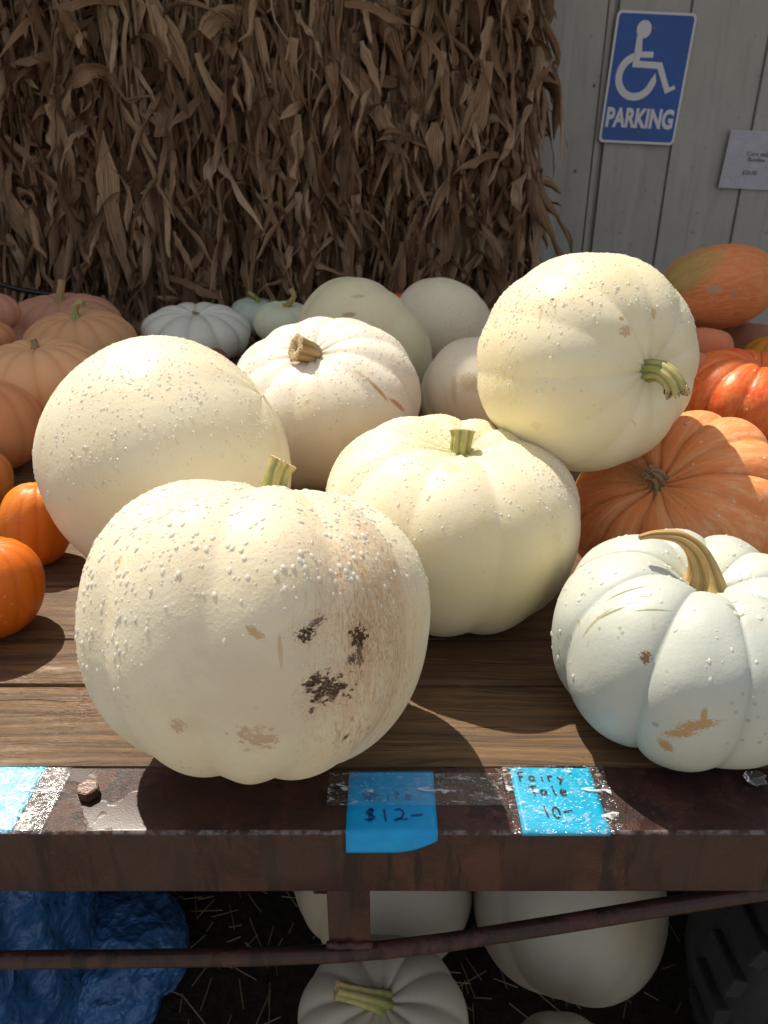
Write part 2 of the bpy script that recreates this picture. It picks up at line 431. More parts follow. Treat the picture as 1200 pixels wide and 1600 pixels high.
def leaf(rs, kind=None, N=13):
    """one dry leaf: origin at its foot, outward = -Y; returns verts (N*5,3), across, along"""
    k = rs.rand() if kind is None else kind
    L = rs.uniform(.15, .50); W = rs.uniform(.010, .030)
    if k < .74: d = np.array([rs.normal(0, .15), rs.normal(-.05, .10), -1.]); g_ = 1.6; kink = .42
    elif k < .82: d = np.array([rs.normal(0, .5), -.35, .7]); g_ = 8.5; kink = .6; L *= .6
    elif k < .86: d = np.array([rs.normal(0, 1.0), -.2, rs.normal(0, .4)]); g_ = 3.; kink = .7; L *= .7
    else: d = np.array([rs.normal(0, .35), -.25, -1.]); g_ = .5; kink = 1.2; L *= .7; W *= 1.25
    d /= np.linalg.norm(d); p = np.zeros(3); seg = L / (N - 1)
    tw = rs.uniform(-.9, .9); dtw = rs.normal(0, .24)
    kp = rs.randint(3, N - 3); out = []; ac = []; al = []
    fold = rs.uniform(-1.25, 1.25); ph = rs.uniform(0, 6); wf = rs.uniform(1.5, 4)
    for i in range(N):
        t = i / (N - 1)
        side = np.cross(d, [0, 1, 0]); side /= (np.linalg.norm(side) + 1e-6)
        nrm = np.cross(side, d)
        s = side * math.cos(tw) + nrm * math.sin(tw); n = nrm * math.cos(tw) - side * math.sin(tw)
        w = W * (min(1, .45 + t * 2.2)) * (1 - max(0, t - .35) / .65) ** .6 + .0012
        w *= 1 + .2 * math.sin(t * 17 + ph)
        for j, c in enumerate((-1, -.5, 0, .5, 1)):
            q = p + s * w * c * math.cos(fold * abs(c)) + n * w * abs(c) * math.sin(fold) * (1 + .3 * math.sin(wf * t * 6 + ph + c * 2))
            out.append(q); ac.append(c); al.append(t)
        p = p + d * seg
        d = d + np.array([rs.normal(0, .10), rs.normal(0, .10), -g_ * seg * 1.6])
        if i == kp: d = d + rs.normal(0, kink, 3) * [1, .6, .5]; dtw = rs.normal(0, .5)
        d /= np.linalg.norm(d); tw += dtw
    return np.array(out), ac, al
def leaf_faces(N=13, off=0):
    return [(off + i * 5 + j, off + i * 5 + j + 1, off + (i + 1) * 5 + j + 1, off + (i + 1) * 5 + j) for i in range(N - 1) for j in range(4)]
rs = np.random.RandomState(11)
LEAFS = []
for i in range(60):
    vs, ac, al = leaf(rs)
    me = bpy.data.meshes.new('corn_leaf'); me.from_pydata([tuple(q) for q in vs], [], leaf_faces())
    me.polygons.foreach_set('use_smooth', [True] * len(me.polygons)); me.materials.append(M_LEAF)
    set_attr(me, 'tint', [rs.rand() ** 1.1] * len(vs)); set_attr(me, 'across', ac); set_attr(me, 'along', al)
    LEAFS.append(me)
M_STALK = simple('dry_corn_stalk', (.24, .165, .10), .7, 0, .5, 40, .4)
M_TWINE = simple('black_strap', (.012, .014, .018), .45)
def bundle(cx, cy, rx, ry, seed, label, topz=2.25):
    rs = np.random.RandomState(seed)
    b = empty('corn_stalk_bundle', (cx, cy, 0))
    tag(b, label, 'corn stalks', 'bundles of dry corn stalks leaning on the wall')
    vs, fs, tint, acr, alo = [], [], [], [], []
    off = 0
    def surf(z, a, k):
        e = 1 + .07 * math.sin(z * 3 + seed) - .07 * (z < 1.1) * (1.1 - z)
        return np.array([math.sin(a) * rx * e * k, -math.cos(a) * ry * e * k, z])
    for i in range(1900):
        a = rs.uniform(-1.9, 1.9); z = rs.uniform(.75, topz); k = rs.uniform(.45, .93)
        q, ac, al = leaf(rs)
        sc = rs.uniform(.75, 1.25); ca, sa = math.cos(a * .8), math.sin(a * .8)
        q = q * sc
        q = np.c_[q[:, 0] * ca - q[:, 1] * sa, q[:, 0] * sa + q[:, 1] * ca, q[:, 2]] + surf(z, a, k)
        vs.append(q); fs += leaf_faces(13, off); off += len(q)
        tint += [rs.rand() * .85] * len(q); acr += ac; alo += al
    V = np.concatenate(vs)
    V[:, 1] = np.minimum(V[:, 1], WALL_Y - .03 - cy)
    o = mesh_obj('inner_leaves', V, fs, M_LEAF, b, True); o['kind'] = 'stuff'
    set_attr(o.data, 'tint', tint); set_attr(o.data, 'across', acr); set_attr(o.data, 'along', alo)
    for i in range(44):                        # stalks
        a = rs.uniform(-1.6, 1.6); k = rs.uniform(.70, 1.0)
        p0 = surf(0.02, a, k * .8); p1 = surf(topz + .1, a + rs.normal(0, .15), k)
        bm = bmesh.new(); r = rs.uniform(.007, .012); NN = 9; prev = None
        for s_ in range(NN):
            t = s_ / (NN - 1); p = p0 * (1 - t) + p1 * t + rs.normal(0, .004, 3)
            ring = [bm.verts.new((p[0] + r * (1 - .35 * t) * math.cos(q * 1.0472), p[1] + r * math.sin(q * 1.0472), p[2])) for q in range(6)]
            if prev:
                for q in range(6): bm.faces.new((prev[q], prev[(q + 1) % 6], ring[(q + 1) % 6], ring[q]))
            prev = ring
        bm_obj('stalk', bm, M_STALK, b, True)
    for i in range(285):                       # leaves on the outside that can be told apart
        a = rs.uniform(-1.75, 1.75); z = rs.uniform(.95, topz); k = rs.uniform(.93, 1.06)
        o = link(bpy.data.objects.new('leaf', LEAFS[rs.randint(len(LEAFS))]), b)
        p = surf(z, a, k); o.location = p; s_ = rs.uniform(.75, 1.3)
        o.scale = (s_ * rs.choice([-1, 1]), s_, s_); o.rotation_euler = (rs.normal(0, .08), rs.normal(0, .12), a * .8)
    return b
bundle(-1.36, 2.98, .36, .28, 1, 'leftmost brown corn bundle with a black strap showing low down')
bundle(-.80, 2.95, .36, .30, 2, 'brown corn bundle behind the peach and pale blue pumpkins')
bundle(-.25, 2.96, .36, .31, 3, 'brown corn bundle behind the cream pumpkins, between two others')
bd = bundle(.215, 2.97, .30, .28, 4, 'rightmost brown corn bundle with leaves curling out in front of the wall')
for (lx, lz, kd, sc, tilt) in ((.30, 2.02, 7, 1.3, -.5), (.32, 1.72, 12, 1.0, -.5), (.33, 1.46, 30, 1.1, -.6), (.24, 2.10, 52, 1.6, -.5), (.28, 1.85, 61, 1.4, -.5), (.26, 1.42, 63, 1.5, -.5), (.25, 1.6, 55, 1.2, -.5), (.33, 1.35, 33, 1.0, -.4), (.30, 1.90, 41, 1.2, -.4)):
    rs2 = np.random.RandomState(kd); q, ac, al = leaf(rs2, .7)
    me = bpy.data.meshes.new('corn_leaf'); me.from_pydata([tuple(z) for z in q], [], leaf_faces())
    me.polygons.foreach_set('use_smooth', [True] * len(me.polygons)); me.materials.append(M_LEAF)
    set_attr(me, 'tint', [.8] * len(q)); set_attr(me, 'across', ac); set_attr(me, 'along', al)
    o = link(bpy.data.objects.new('leaf', me), bd); o.location = (lx, -.12, lz); o.scale = (sc,) * 3; o.rotation_euler = (0, 0, 1.2); o['label'] = 'curled leaf sticking out in front of the wall'
# the strap round the left bundle
a0, a1 = at_y(-30, 428, 2.63), at_y(84, 458, 2.63)
b0 = bpy.data.objects['corn_stalk_bundle']
pts = [a0.lerp(a1, t / 10) + Vector((0, -.012 * math.sin(t / 10 * 3.1) - .02, -.01 * math.sin(t / 10 * 3.14))) - Vector((-1.36, 2.98, 0)) for t in range(11)]
vs = []; fs = []
for i, p in enumerate(pts):
    for dy, dz in ((0, -.009), (-.003, 0), (0, .009), (.004, 0)): vs.append(p + Vector((0, dy, dz)))
for i in range(10):
    for j in range(4): fs.append((i * 4 + j, i * 4 + (j + 1) % 4, i * 4 + 4 + (j + 1) % 4, i * 4 + 4 + j))
mesh_obj('strap', vs, fs, M_TWINE, b0, True)

# ------------------------------------------------------------------ wagon
wagon = empty('hay_wagon', (0, .487, 0))
tag(wagon, 'brown wood decked hay wagon with a dark red steel side rail carrying the pumpkins', 'wagon')
WY = .487
def wood_mat():
    m = Mat('wet_weathered_plank'); v = m.coord(); r = m.rnd()
    off = m.node('CombineXYZ'); m.val(off.inputs[0], m.math('MULTIPLY', r, 9.0)); m.val(off.inputs[1], m.math('MULTIPLY', r, 3.0)); 
    ad = m.node('VectorMath', operation='ADD'); m.L(v, ad.inputs[0]); m.L(off.outputs[0], ad.inputs[1]); q = ad.outputs[0]
    warp = m.noise(m.mapping(q, sc=(2.2, 9, 9)), 1.6, 3, .5)
    cx = m.node('CombineXYZ'); m.val(cx.inputs[1], m.math('MULTIPLY', warp, .05))
    a2 = m.node('VectorMath', operation='ADD'); m.L(q, a2.inputs[0]); m.L(cx.outputs[0], a2.inputs[1]); w = a2.outputs[0]
    fine = m.noise(m.mapping(w, sc=(4, 330, 60)), 1.5, 5, .75)
    mid = m.noise(m.mapping(w, sc=(1.2, 48, 20)), 1.6, 4, .6)
    blot = m.noise(q, 5, 5, .65)
    col = m.ramp(mid, [(.28, (.065, .033, .014)), (.5, (.175, .094, .036)), (.72, (.29, .165, .066))])
    col = m.mix(m.ramp(fine, [(.36, 1), (.50, 0)]), col, (.022, .013, .008))
    col = m.mix(m.ramp(fine, [(.58, 0), (.75, .55)]), col, (.36, .22, .10))
    col = m.mix(m.ramp(blot, [(.4, .0), (.62, .5)]), col, (.105, .068, .045))
    crk = m.noise(m.mapping(w, sc=(1.0, 70, 20)), 2.3, 3, .5)
    ck = m.ramp(crk, [(.285, 1), (.31, 0)])
    col = m.mix(ck, col, (.012, .008, .006))
    hgt = m.math('SUBTRACT', m.math('ADD', m.math('MULTIPLY', fine, .7), m.math('MULTIPLY', mid, .5)), m.math('MULTIPLY', ck, 1.2))
    spk = m.ramp(m.noise(v, 700, 2), [(.66, 0), (.72, 1)])
    wet = m.ramp(m.noise(q, 6, 3), [(.42, .62), (.6, .30)])
    m.set(col=col, rough=wet, nrm=m.bump(m.math('ADD', hgt, m.math('MULTIPLY', spk, .4)), .8, .0022), spec=.40)
    return m.m
M_WOOD = wood_mat()
seams = [.569, .702, .795, .93, 1.066, 1.20, 1.335, 1.47, 1.61, 1.745, 1.88, 2.02, 2.155, 2.29, 2.43]
rw = random.Random(3)
for i in range(len(seams) - 1):
    y0, y1 = seams[i] + .0012, seams[i + 1] - .0022
    N = 34; vs = []; fs = []
    zo = rw.uniform(-.0015, .0012) if i else 0
    prof = [(0, -.032), (0, -.004), (.0015, -.0012), (.006, 0), (.35, .0006), (.65, .0006), (-.006, 0), (-.0015, -.0012), (0, -.004), (0, -.032)]
    for k in range(N + 1):
        xx = -1.75 + 3.75 * k / N
        wob = [rw.uniform(-.0008, .0008) for _ in range(2)]
        for j, (py, pz) in enumerate(prof):
            if j in (4, 5): yy = y0 + (y1 - y0) * py
            elif j < 4: yy = y0 + py + wob[0]
            else: yy = y1 + py + wob[1]
            vs.append((xx, yy - WY, DECK + pz + zo))
    n = len(prof)
    for k in range(N):
        for j in range(n - 1): fs.append((k * n + j, k * n + j + 1, (k + 1) * n + j + 1, (k + 1) * n + j))
        fs.append((k * n + n - 1, k * n, (k + 1) * n, (k + 1) * n + n - 1))
    fs.append(tuple(range(n))); fs.append(tuple(N * n + j for j in range(n))[::-1])
    o = mesh_obj('plank', vs, fs, M_WOOD, wagon)

def rail_mat(front=True):
    m = Mat('red_oxide_steel'); v = m.coord()
    n = m.noise(v, 14, 5, .65, .5); n2 = m.noise(v, 160, 4, .7); n3 = m.noise(m.mapping(v, sc=(18, 18, 2.2)), 2.2, 5, .7)
    base = m.ramp(n, [(.3, (.028, .012, .010)), (.52, (.056, .023, .018)), (.7, (.095, .038, .027))])
    col = m.mix(m.ramp(n2, [(.5, 0), (.75, .45)]), base, (.16, .062, .038))
    col = m.mix(m.ramp(n3, [(.50, 0), (.56, .9)]), col, (.024, .013, .012))
    rust = m.noise(v, 30, 5, .7)
    col = m.mix(m.ramp(rust, [(.68, 0), (.74, .8)]), col, (.26, .095, .035))
    sp_ = m.node('SeparateXYZ'); m.L(v, sp_.inputs[0])
    wetn = m.noise(m.mapping(v, sc=(1, 1, 0)), 11, 3, .5, .4)
    wet = m.ramp(wetn, [(.49, 0), (.52, 1)])
    rg = m.mix(wet, m.ramp(n2, [(.3, .38), (.7, .60)]), (.30, .30, .30))
    col = m.mix(m.math('MULTIPLY', wet, .55), col, (.035, .016, .014))
    grain = m.noise(v, 420, 3, .6)
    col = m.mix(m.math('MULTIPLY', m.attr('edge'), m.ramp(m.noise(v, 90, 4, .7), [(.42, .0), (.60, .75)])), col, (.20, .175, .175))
    hb = m.math('MULTIPLY', grain, m.math('SUBTRACT', 1.1, wet))
    m.set(col=col, rough=rg, nrm=m.bump(hb, .55, .0014), spec=.32); return m.m
M_RAIL = rail_mat()
# C channel: top flange, web, bottom flange, rounded outer corners
def channel(y0, y1, zt, zb, th, r, x0, x1, parent, name='side_rail'):
    out = []
    for i in range(6):
        a = R_(180 - 90 * i / 5); out.append((y0 + r + r * math.cos(a), zt - r + r * math.sin(a)))
    out += [(y0 + (y1 - y0) * .5, zt - .0005), (y1, zt), (y1, zt - th), (y0 + th, zt - th), (y0 + th, zb + th), (y1, zb + th), (y1, zb)]
    for i in range(6):
        a = R_(270 - 90 * i / 5); out.append((y0 + r + r * math.cos(a), zb + r + r * math.sin(a)))
    vs, fs = [], []; N = 40; n = len(out); rr = random.Random(9)
    for k in range(N + 1):
        for (yy, zz) in out: vs.append((x0 + (x1 - x0) * k / N, yy - WY + rr.uniform(-.0002, .0002), zz + rr.uniform(-.0002, .0002)))
    for k in range(N):
        for j in range(n): fs.append((k * n + j, k * n + (j + 1) % n, (k + 1) * n + (j + 1) % n, (k + 1) * n + j))
    fs.append(tuple(range(n))); fs.append(tuple(N * n + j for j in range(n))[::-1])
    o = mesh_obj(name, vs, fs, M_RAIL, parent, True)
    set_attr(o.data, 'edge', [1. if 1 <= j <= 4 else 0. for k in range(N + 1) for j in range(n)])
    return o
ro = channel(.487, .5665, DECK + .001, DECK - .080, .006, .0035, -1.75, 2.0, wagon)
es = ro.modifiers.new('es', 'EDGE_SPLIT'); es.split_angle = R_(35)
box('edge_strip', (-1.75, .5668 - WY, DECK - .01), (2.0, .5692 - WY, DECK - .003), M_RAIL, wagon)
# cross members under the deck, rear rail
for xx in (-1.3, -.045, 1.2):
    box('cross_member', (xx - .03, .53 - WY, DECK - .14), (xx + .03, 2.40 - WY, DECK - .034), M_RAIL, wagon, .003)
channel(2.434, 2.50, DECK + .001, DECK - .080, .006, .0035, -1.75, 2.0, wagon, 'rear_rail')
# strut with the truss rod below the rail
p0 = at_y(541, 1391, .50); pb = at_y(541, 1487, .50)
box('strut', (-.0562, .493 - WY, pb.z - .004), (-.0140, .500 - WY, DECK - .0795), M_RAIL, wagon, .001)
def tube(name, pts, r, mat, parent, seg=14, closed_ends=True, rv=None):
    vs, fs = [], []
    for i, p in enumerate(pts):
        d = (pts[min(i + 1, len(pts) - 1)] - pts[max(i - 1, 0)]).normalized()
        a = d.orthogonal().normalized() if abs(d.z) > .9 else Vector((0, 0, 1)).cross(d).normalized(); b = d.cross(a)
        q = rv[i] if rv else r
        for k in range(seg):
            t = k * math.tau / seg; vs.append(p + (a * math.cos(t) + b * math.sin(t)) * q)
    n = len(pts)
    for i in range(n - 1):
        for k in range(seg): fs.append((i * seg + k, i * seg + (k + 1) % seg, (i + 1) * seg + (k + 1) % seg, (i + 1) * seg + k))
    fs.append(tuple(range(seg))[::-1]); fs.append(tuple((n - 1) * seg + k for k in range(seg)))
    return mesh_obj(name, vs, fs, mat, parent, True)
def rodp(u, v): return at_y(u, v, .487 + .006) - Vector((0, WY, 0))
key = [(-900, 1500), (-300, 1501), (0, 1500), (200, 1498), (400, 1495), (520, 1490), (600, 1484), (700, 1472), (800, 1456), (900, 1440), (1000, 1423), (1100, 1407), (1200, 1391)]
P3 = [rodp(*k) for k in key]
P3.append(Vector((1.15, .006, DECK - .075)))
tube('truss_rod', P3, .0088, M_RAIL, wagon)
# weld bead where the strut meets the rod
wb = rodp(541, 1478)
tube('weld_bead', [Vector((-.058 + .046 * i / 8, .004, wb.z + .004 + .0012 * math.sin(i * 2))) for i in range(9)], .004, M_RAIL, wagon, 8)
# hexagonal bolt head, nail
M_BOLT = simple('brown_bolt', (.085, .045, .03), .35, .3, .3, 200, .4)
bp = at_z(140, 1243, DECK)
bm = bmesh.new(); bmesh.ops.create_cone(bm, segments=6, radius1=.0105, radius2=.0105, depth=.011, cap_ends=True)
bmesh.ops.rotate(bm, verts=bm.verts, cent=(0, 0, 0), matrix=Matrix.Rotation(.25, 3, 'Z'))
bmesh.ops.bevel(bm, geom=list(bm.edges), offset=.0009, segments=2, affect='EDGES')
bm_obj('bolt', bm, M_BOLT, wagon, False, (bp.x, bp.y - WY, DECK + .0066))
bp = at_z(525, 1211, DECK)
bm = bmesh.new(); bmesh.ops.create_uvsphere(bm, u_segments=12, v_segments=8, radius=.0038)
for q in bm.verts: q.co.z *= .5
bm_obj('nail_head', bm, M_BOLT, wagon, True, (bp.x, bp.y - WY, DECK + .002))
# wheel below the deck
def rubber():
    m = Mat('tyre_rubber'); v = m.coord(); n = m.noise(v, 30, 5, .7)
    m.set(col=m.ramp(n, [(.3, (.010, .010, .012)), (.7, (.022, .022, .024))]), rough=.75, nrm=m.bump(n, .6, .004)); return m.m
M_RUB = rubber()
def lathe(name, prof, mat, parent, loc, seg=48, rot=None, smooth=True):
    vs, fs = [], []
    for k in range(seg):
        t = k * math.tau / seg
        for r, y in prof: vs.append((r * math.cos(t), y, r * math.sin(t)))
    n = len(prof)
    for k in range(seg):
        for j in range(n - 1): fs.append((k * n + j, k * n + j + 1, ((k + 1) % seg) * n + j + 1, ((k + 1) % seg) * n + j))
    o = mesh_obj(name, vs, fs, mat, parent, smooth, loc)
    return o
wh = lathe('wheel', [(.185, 0), (.20, -.02), (.23, -.035), (.275, -.04), (.315, -.03), (.335, -.005), (.34, .03), (.34, .12), (.33, .16), (.30, .185), (.23, .18), (.185, .15), (.185, 0)], M_RUB, wagon, (.86, .70 - WY, .30))
lathe('rim', [(.0, .05), (.06, .03), (.065, .045), (.15, .06), (.17, .02), (.184, .0), (.184, .15), (.0, .15)], M_RAIL, wh, (0, 0, 0))
lug = None
for k in range(30):                            # tread lugs round the shoulder
    t = k * math.tau / 30
    if lug is None:
        lug = box('tread_lug', (-.022, -.010, -.028), (.022, .075, .012), M_RUB, wh, .004); o = lug
    else: o = link(bpy.data.objects.new('tread_lug', lug.data), wh)
    o.location = (.332 * math.cos(t), 0, .332 * math.sin(t)); o.rotation_euler = (0, -t, 0)
for rr_ in (.245, .29):
    lathe('sidewall_ring', [(rr_ - .006, -.036), (rr_, -.046), (rr_ + .006, -.036)], M_RUB, wh, (0, 0, 0))

# ------------------------------------------------------------------ notes and tape on the rail
def note_mat(name, c1, c2):
    m = Mat(name); v = m.coord(); n = m.noise(v, 35, 5, .6, 1.2)
    col = m.ramp(n, [(.35, c1), (.7, c2)])
    m.set(col=col, rough=.35, nrm=m.bump(n, .35, .0015), coat=.15, coatr=.15, spec=.3); return m.m
M_NOTE = note_mat('blue_note_paper', (.0, .29, .66), (.0, .37, .78))
M_NOTE2 = note_mat('cyan_note_paper', (.0, .33, .56), (.02, .45, .70))
def tape_mat():
    m = Mat('wet_clear_tape'); v = m.coord()
    tr = m.node('BsdfTransparent'); gl = m.node('BsdfGlossy'); gl.inputs['Roughness'].default_value = .12
    df = m.node('BsdfDiffuse'); df.inputs[0].default_value = (.70, .72, .76, 1)
    n = m.noise(m.mapping(v, sc=(1, 1.8, 1)), 70, 5, .72, .4); n2 = m.noise(v, 16, 3, .5); d = m.voro(m.mapping(v, sc=(1, 1.4, 1)), 230, 0)
    big = m.noise(m.mapping(v, sc=(.6, 1.8, 1)), 60, 3, .55, .8)
    mk = m.math('MAXIMUM', m.math('MULTIPLY', m.ramp(n, [(.55, 0), (.63, .55)]), m.ramp(n2, [(.42, .1), (.6, 1)])),
                m.math('MULTIPLY', m.ramp(big, [(.62, 0), (.66, .75)]), 1))
    mk = m.math('MAXIMUM', mk, m.math('MULTIPLY', m.ramp(d, [(.16, .5), (.26, 0)]), m.ramp(n, [(.44, 0), (.5, 1)])))
    bmp = m.bump(m.math('ADD', n, m.math('MULTIPLY', m.ramp(d, [(0, 1), (.4, 0)]), .8)), .6, .002); m.L(bmp, gl.inputs['Normal'])
    a = m.node('MixShader'); a.inputs[0].default_value = .09; m.L(tr.outputs[0], a.inputs[1]); m.L(gl.outputs[0], a.inputs[2])
    b = m.node('MixShader'); m.L(m.math('MULTIPLY', mk, .85), b.inputs[0]); m.L(a.outputs[0], b.inputs[1]); m.L(df.outputs[0], b.inputs[2])
    m.L(b.outputs[0], m.out.inputs[0]); return m.m
M_TAPE = tape_mat()
EDGE_Y, TOPZ = .487, DECK + .001
def on_rail(x, s, lift, hang_out=0.0):
    """point on the rail: s metres back from the edge over the flange (s>0) or down the web (s<0)"""
    r = .0035 + lift
    if s >= .0035: return Vector((x, EDGE_Y + s, TOPZ + lift))
    arc_ = r * math.pi / 2
    d = .0035 - s
    if d <= arc_:
        a = d / r; return Vector((x, EDGE_Y + .0035 - r * math.sin(a), TOPZ - .0035 + r * math.cos(a)))
    e = d - arc_
    return Vector((x, EDGE_Y - lift - hang_out * e, TOPZ - .0035 - e))
def sheet_on_rail(name, x0, x1, s0, s1, lift, mat, parent, nx=14, ny=34, wob=0, hang=0, seed=0, skew=0, curl=0, thick=.0002):
    wv = Waves(seed + 3, 8, 40, 150); vs, fs = [], []
    for j in range(ny + 1):
        for i in range(nx + 1):
            t = j / ny; s = s0 + (s1 - s0) * t; xx = x0 + (x1 - x0) * i / nx + skew * t
            sb = s
            if curl and i > nx * .5 and j > ny * .6: sb = s + curl * ((i / nx - .5) * 2) ** 2 * ((t - .6) / .4) ** 2
            p = on_rail(xx, sb, lift + wob * (.5 + .5 * float(wv(np.array([[xx, s, 0.]]))[0])), hang)
            vs.append(p)
    for j in range(ny):
        for i in range(nx): a = j * (nx + 1) + i; fs.append((a, a + 1, a + nx + 2, a + nx + 1))
    o = mesh_obj(name, [v - (parent.location if parent else Vector()) for v in vs], fs, mat, parent, True)
    if thick:
        sm = o.modifiers.new('s', 'SOLIDIFY'); sm.thickness = thick; sm.offset = 1
    return o
LET = {                                        # hand lettering: strokes in a 1 x 1 cell, y up
    'W': [[(0, 1), (.25, 0), (.5, .7), (.75, 0), (1, 1)]], 'h': [[(0, 1), (.05, 0)], [(.05, .4), (.4, .55), (.6, .35), (.6, 0)]],
    'i': [[(.3, .55), (.33, 0)], [(.3, .78), (.32, .84)]], 't': [[(.35, 1), (.3, .1), (.6, 0)], [(0, .65), (.7, .7)]],
    'e': [[(.05, .3), (.6, .38), (.5, .6), (.2, .6), (.02, .3), (.2, .02), (.65, .08)]],
    '$': [[(.75, .8), (.4, .95), (.1, .72), (.4, .5), (.8, .3), (.45, .05), (0, .12)], [(.38, 1.08), (.32, -.08)], [(.58, 1.08), (.52, -.05)]],
    '1': [[(.2, 1.05), (.28, .55), (.38, 0)]], '2': [[(.0, .92), (.4, 1.), (.75, .75), (.65, .35), (.3, .08), (0, .02), (.3, .18), (.65, .12), (1.1, .14)]],
    '-': [[(0, .48), (.5, .53), (1.0, .58)]], 'F': [[(.1, 1), (.15, 0)], [(0, .98), (.7, 1.05)], [(.12, .5), (.55, .55)]],
    'a': [[(.6, .55), (.2, .55), (.05, .25), (.3, .05), (.6, .3), (.6, .5), (.68, .02)]], 'r': [[(.1, .55), (.15, 0)], [(.15, .35), (.4, .58), (.6, .5)]],
    'y': [[(.0, .55), (.3, .12)], [(.7, .65), (.3, .12), (.1, -.3)]], 'T': [[(0, .98), (.9, 1.03)], [(.4, 1), (.5, 0)]],
    'l': [[(.2, 1.05), (.28, .5), (.4, 0)]], '0': [[(.45, 1), (.1, .8), (.08, .3), (.4, 0), (.75, .3), (.7, .8), (.45, 1)]]}
def write(note, text, x, s, h, wcell, gap, width, mat, lift, seed=1):
    """text starts at x, its baseline s metres back from the edge"""
    rr = random.Random(seed); vs, fs = [], []
    for ch in text:
        if ch == ' ': x += wcell * .6; continue
        dy = rr.uniform(-.06, .06) * h
        for strk in LET[ch]:
            # resample smooth (Catmull-Rom)
            P = [Vector((a, b, 0)) for a, b in strk]; pts = []
            for i in range(len(P) - 1):
                a, b, c, d = P[max(i - 1, 0)], P[i], P[i + 1], P[min(i + 2, len(P) - 1)]
                for k in range(5):
                    t = k / 5; pts.append(.5 * ((2 * b) + (c - a) * t + (2 * a - 5 * b + 4 * c - d) * t * t + (3 * b - a - 3 * c + d) * t ** 3))
            pts.append(P[-1]); base = len(vs)
            for i, p in enumerate(pts):
                q = (pts[min(i + 1, len(pts) - 1)] - pts[max(i - 1, 0)])
                q = Vector((q.x * wcell, q.y * h, 0)).normalized()
                nn = Vector((-q.y, q.x)) * width * .5 * rr.uniform(.8, 1.15)
                for sg in (1, -1):
                    vs.append(on_rail(x + p.x * wcell + nn.x * sg, s + dy + p.y * h + nn.y * sg, lift) - note.location)
            for i in range(len(pts) - 1): fs.append((base + 2 * i, base + 2 * i + 1, base + 2 * i + 3, base + 2 * i + 2))
        x += wcell * (1 if ch not in 'il1' else .75) + gap
    return mesh_obj('handwriting', vs, fs, mat, note)
M_PEN = simple('navy_marker', (.0, .05, .22), .4)
M_PENW = simple('washed_marker', (.03, .14, .42), .4)
M_PENK = simple('black_marker', (.008, .012, .018), .35)
L0 = .0006
def note(name, x0, x1, s0, s1, mat, label, **kw):
    e = empty('price_note', ((x0 + x1) / 2, EDGE_Y + .02, TOPZ + L0)); tag(e, label, 'note')
    sheet_on_rail('paper', x0, x1, s0, s1, L0, mat, e, **kw); return e
n1 = note('n', -.424, -.3425, .081, -.001, M_NOTE2, 'blue note at the left end of the rail beside the bolt', wob=.0006, seed=4)
n2 = note('n', -.0352, .0495, .0745, -.020, M_NOTE, 'blue note reading $12 hanging over the rail edge', wob=.0005, hang=.25, seed=8, curl=.012)
n3 = note('n', .1275, .2085, .0795, -.003, M_NOTE2, 'blue Fairy Tale 10 note stuck on the rail near the pale blue pumpkin', wob=.0006, seed=12)
write(n2, 'White', -.020, .0375, .0100, .0085, .0022, .0011, M_PENW, L0 + .0010, 3)
write(n2, '$12-', -.0175, .0125, .0135, .0110, .0042, .0017, M_PEN, L0 + .0010, 5)
write(n3, 'Fairy', .1340, .0610, .0115, .0085, .0018, .0017, M_PENK, L0 + .0012, 7)
write(n3, 'Tale', .1420, .0430, .0115, .0085, .0022, .0019, M_PENK, L0 + .0012, 9)
write(n3, '10-', .1510, .0160, .0130, .0085, .0020, .0019, M_PENK, L0 + .0012, 11)
for k, (xa, xb, sa, sb, lb, pr) in enumerate([(-.45, -.315, .079, -.002, 'wide clear tape over the left note', n1), (-.055, .118, .071, .030, 'cloudy clear tape over the dollar note', n2), (.1195, .1185 + .103, .081, -.002, 'wet clear tape over the Fairy Tale note', n3)]):
    o = sheet_on_rail('clear_tape', xa, xb, sa, sb, L0 + .0016, M_TAPE, pr, 20, 20, wob=.0004, seed=20 + k, thick=0)

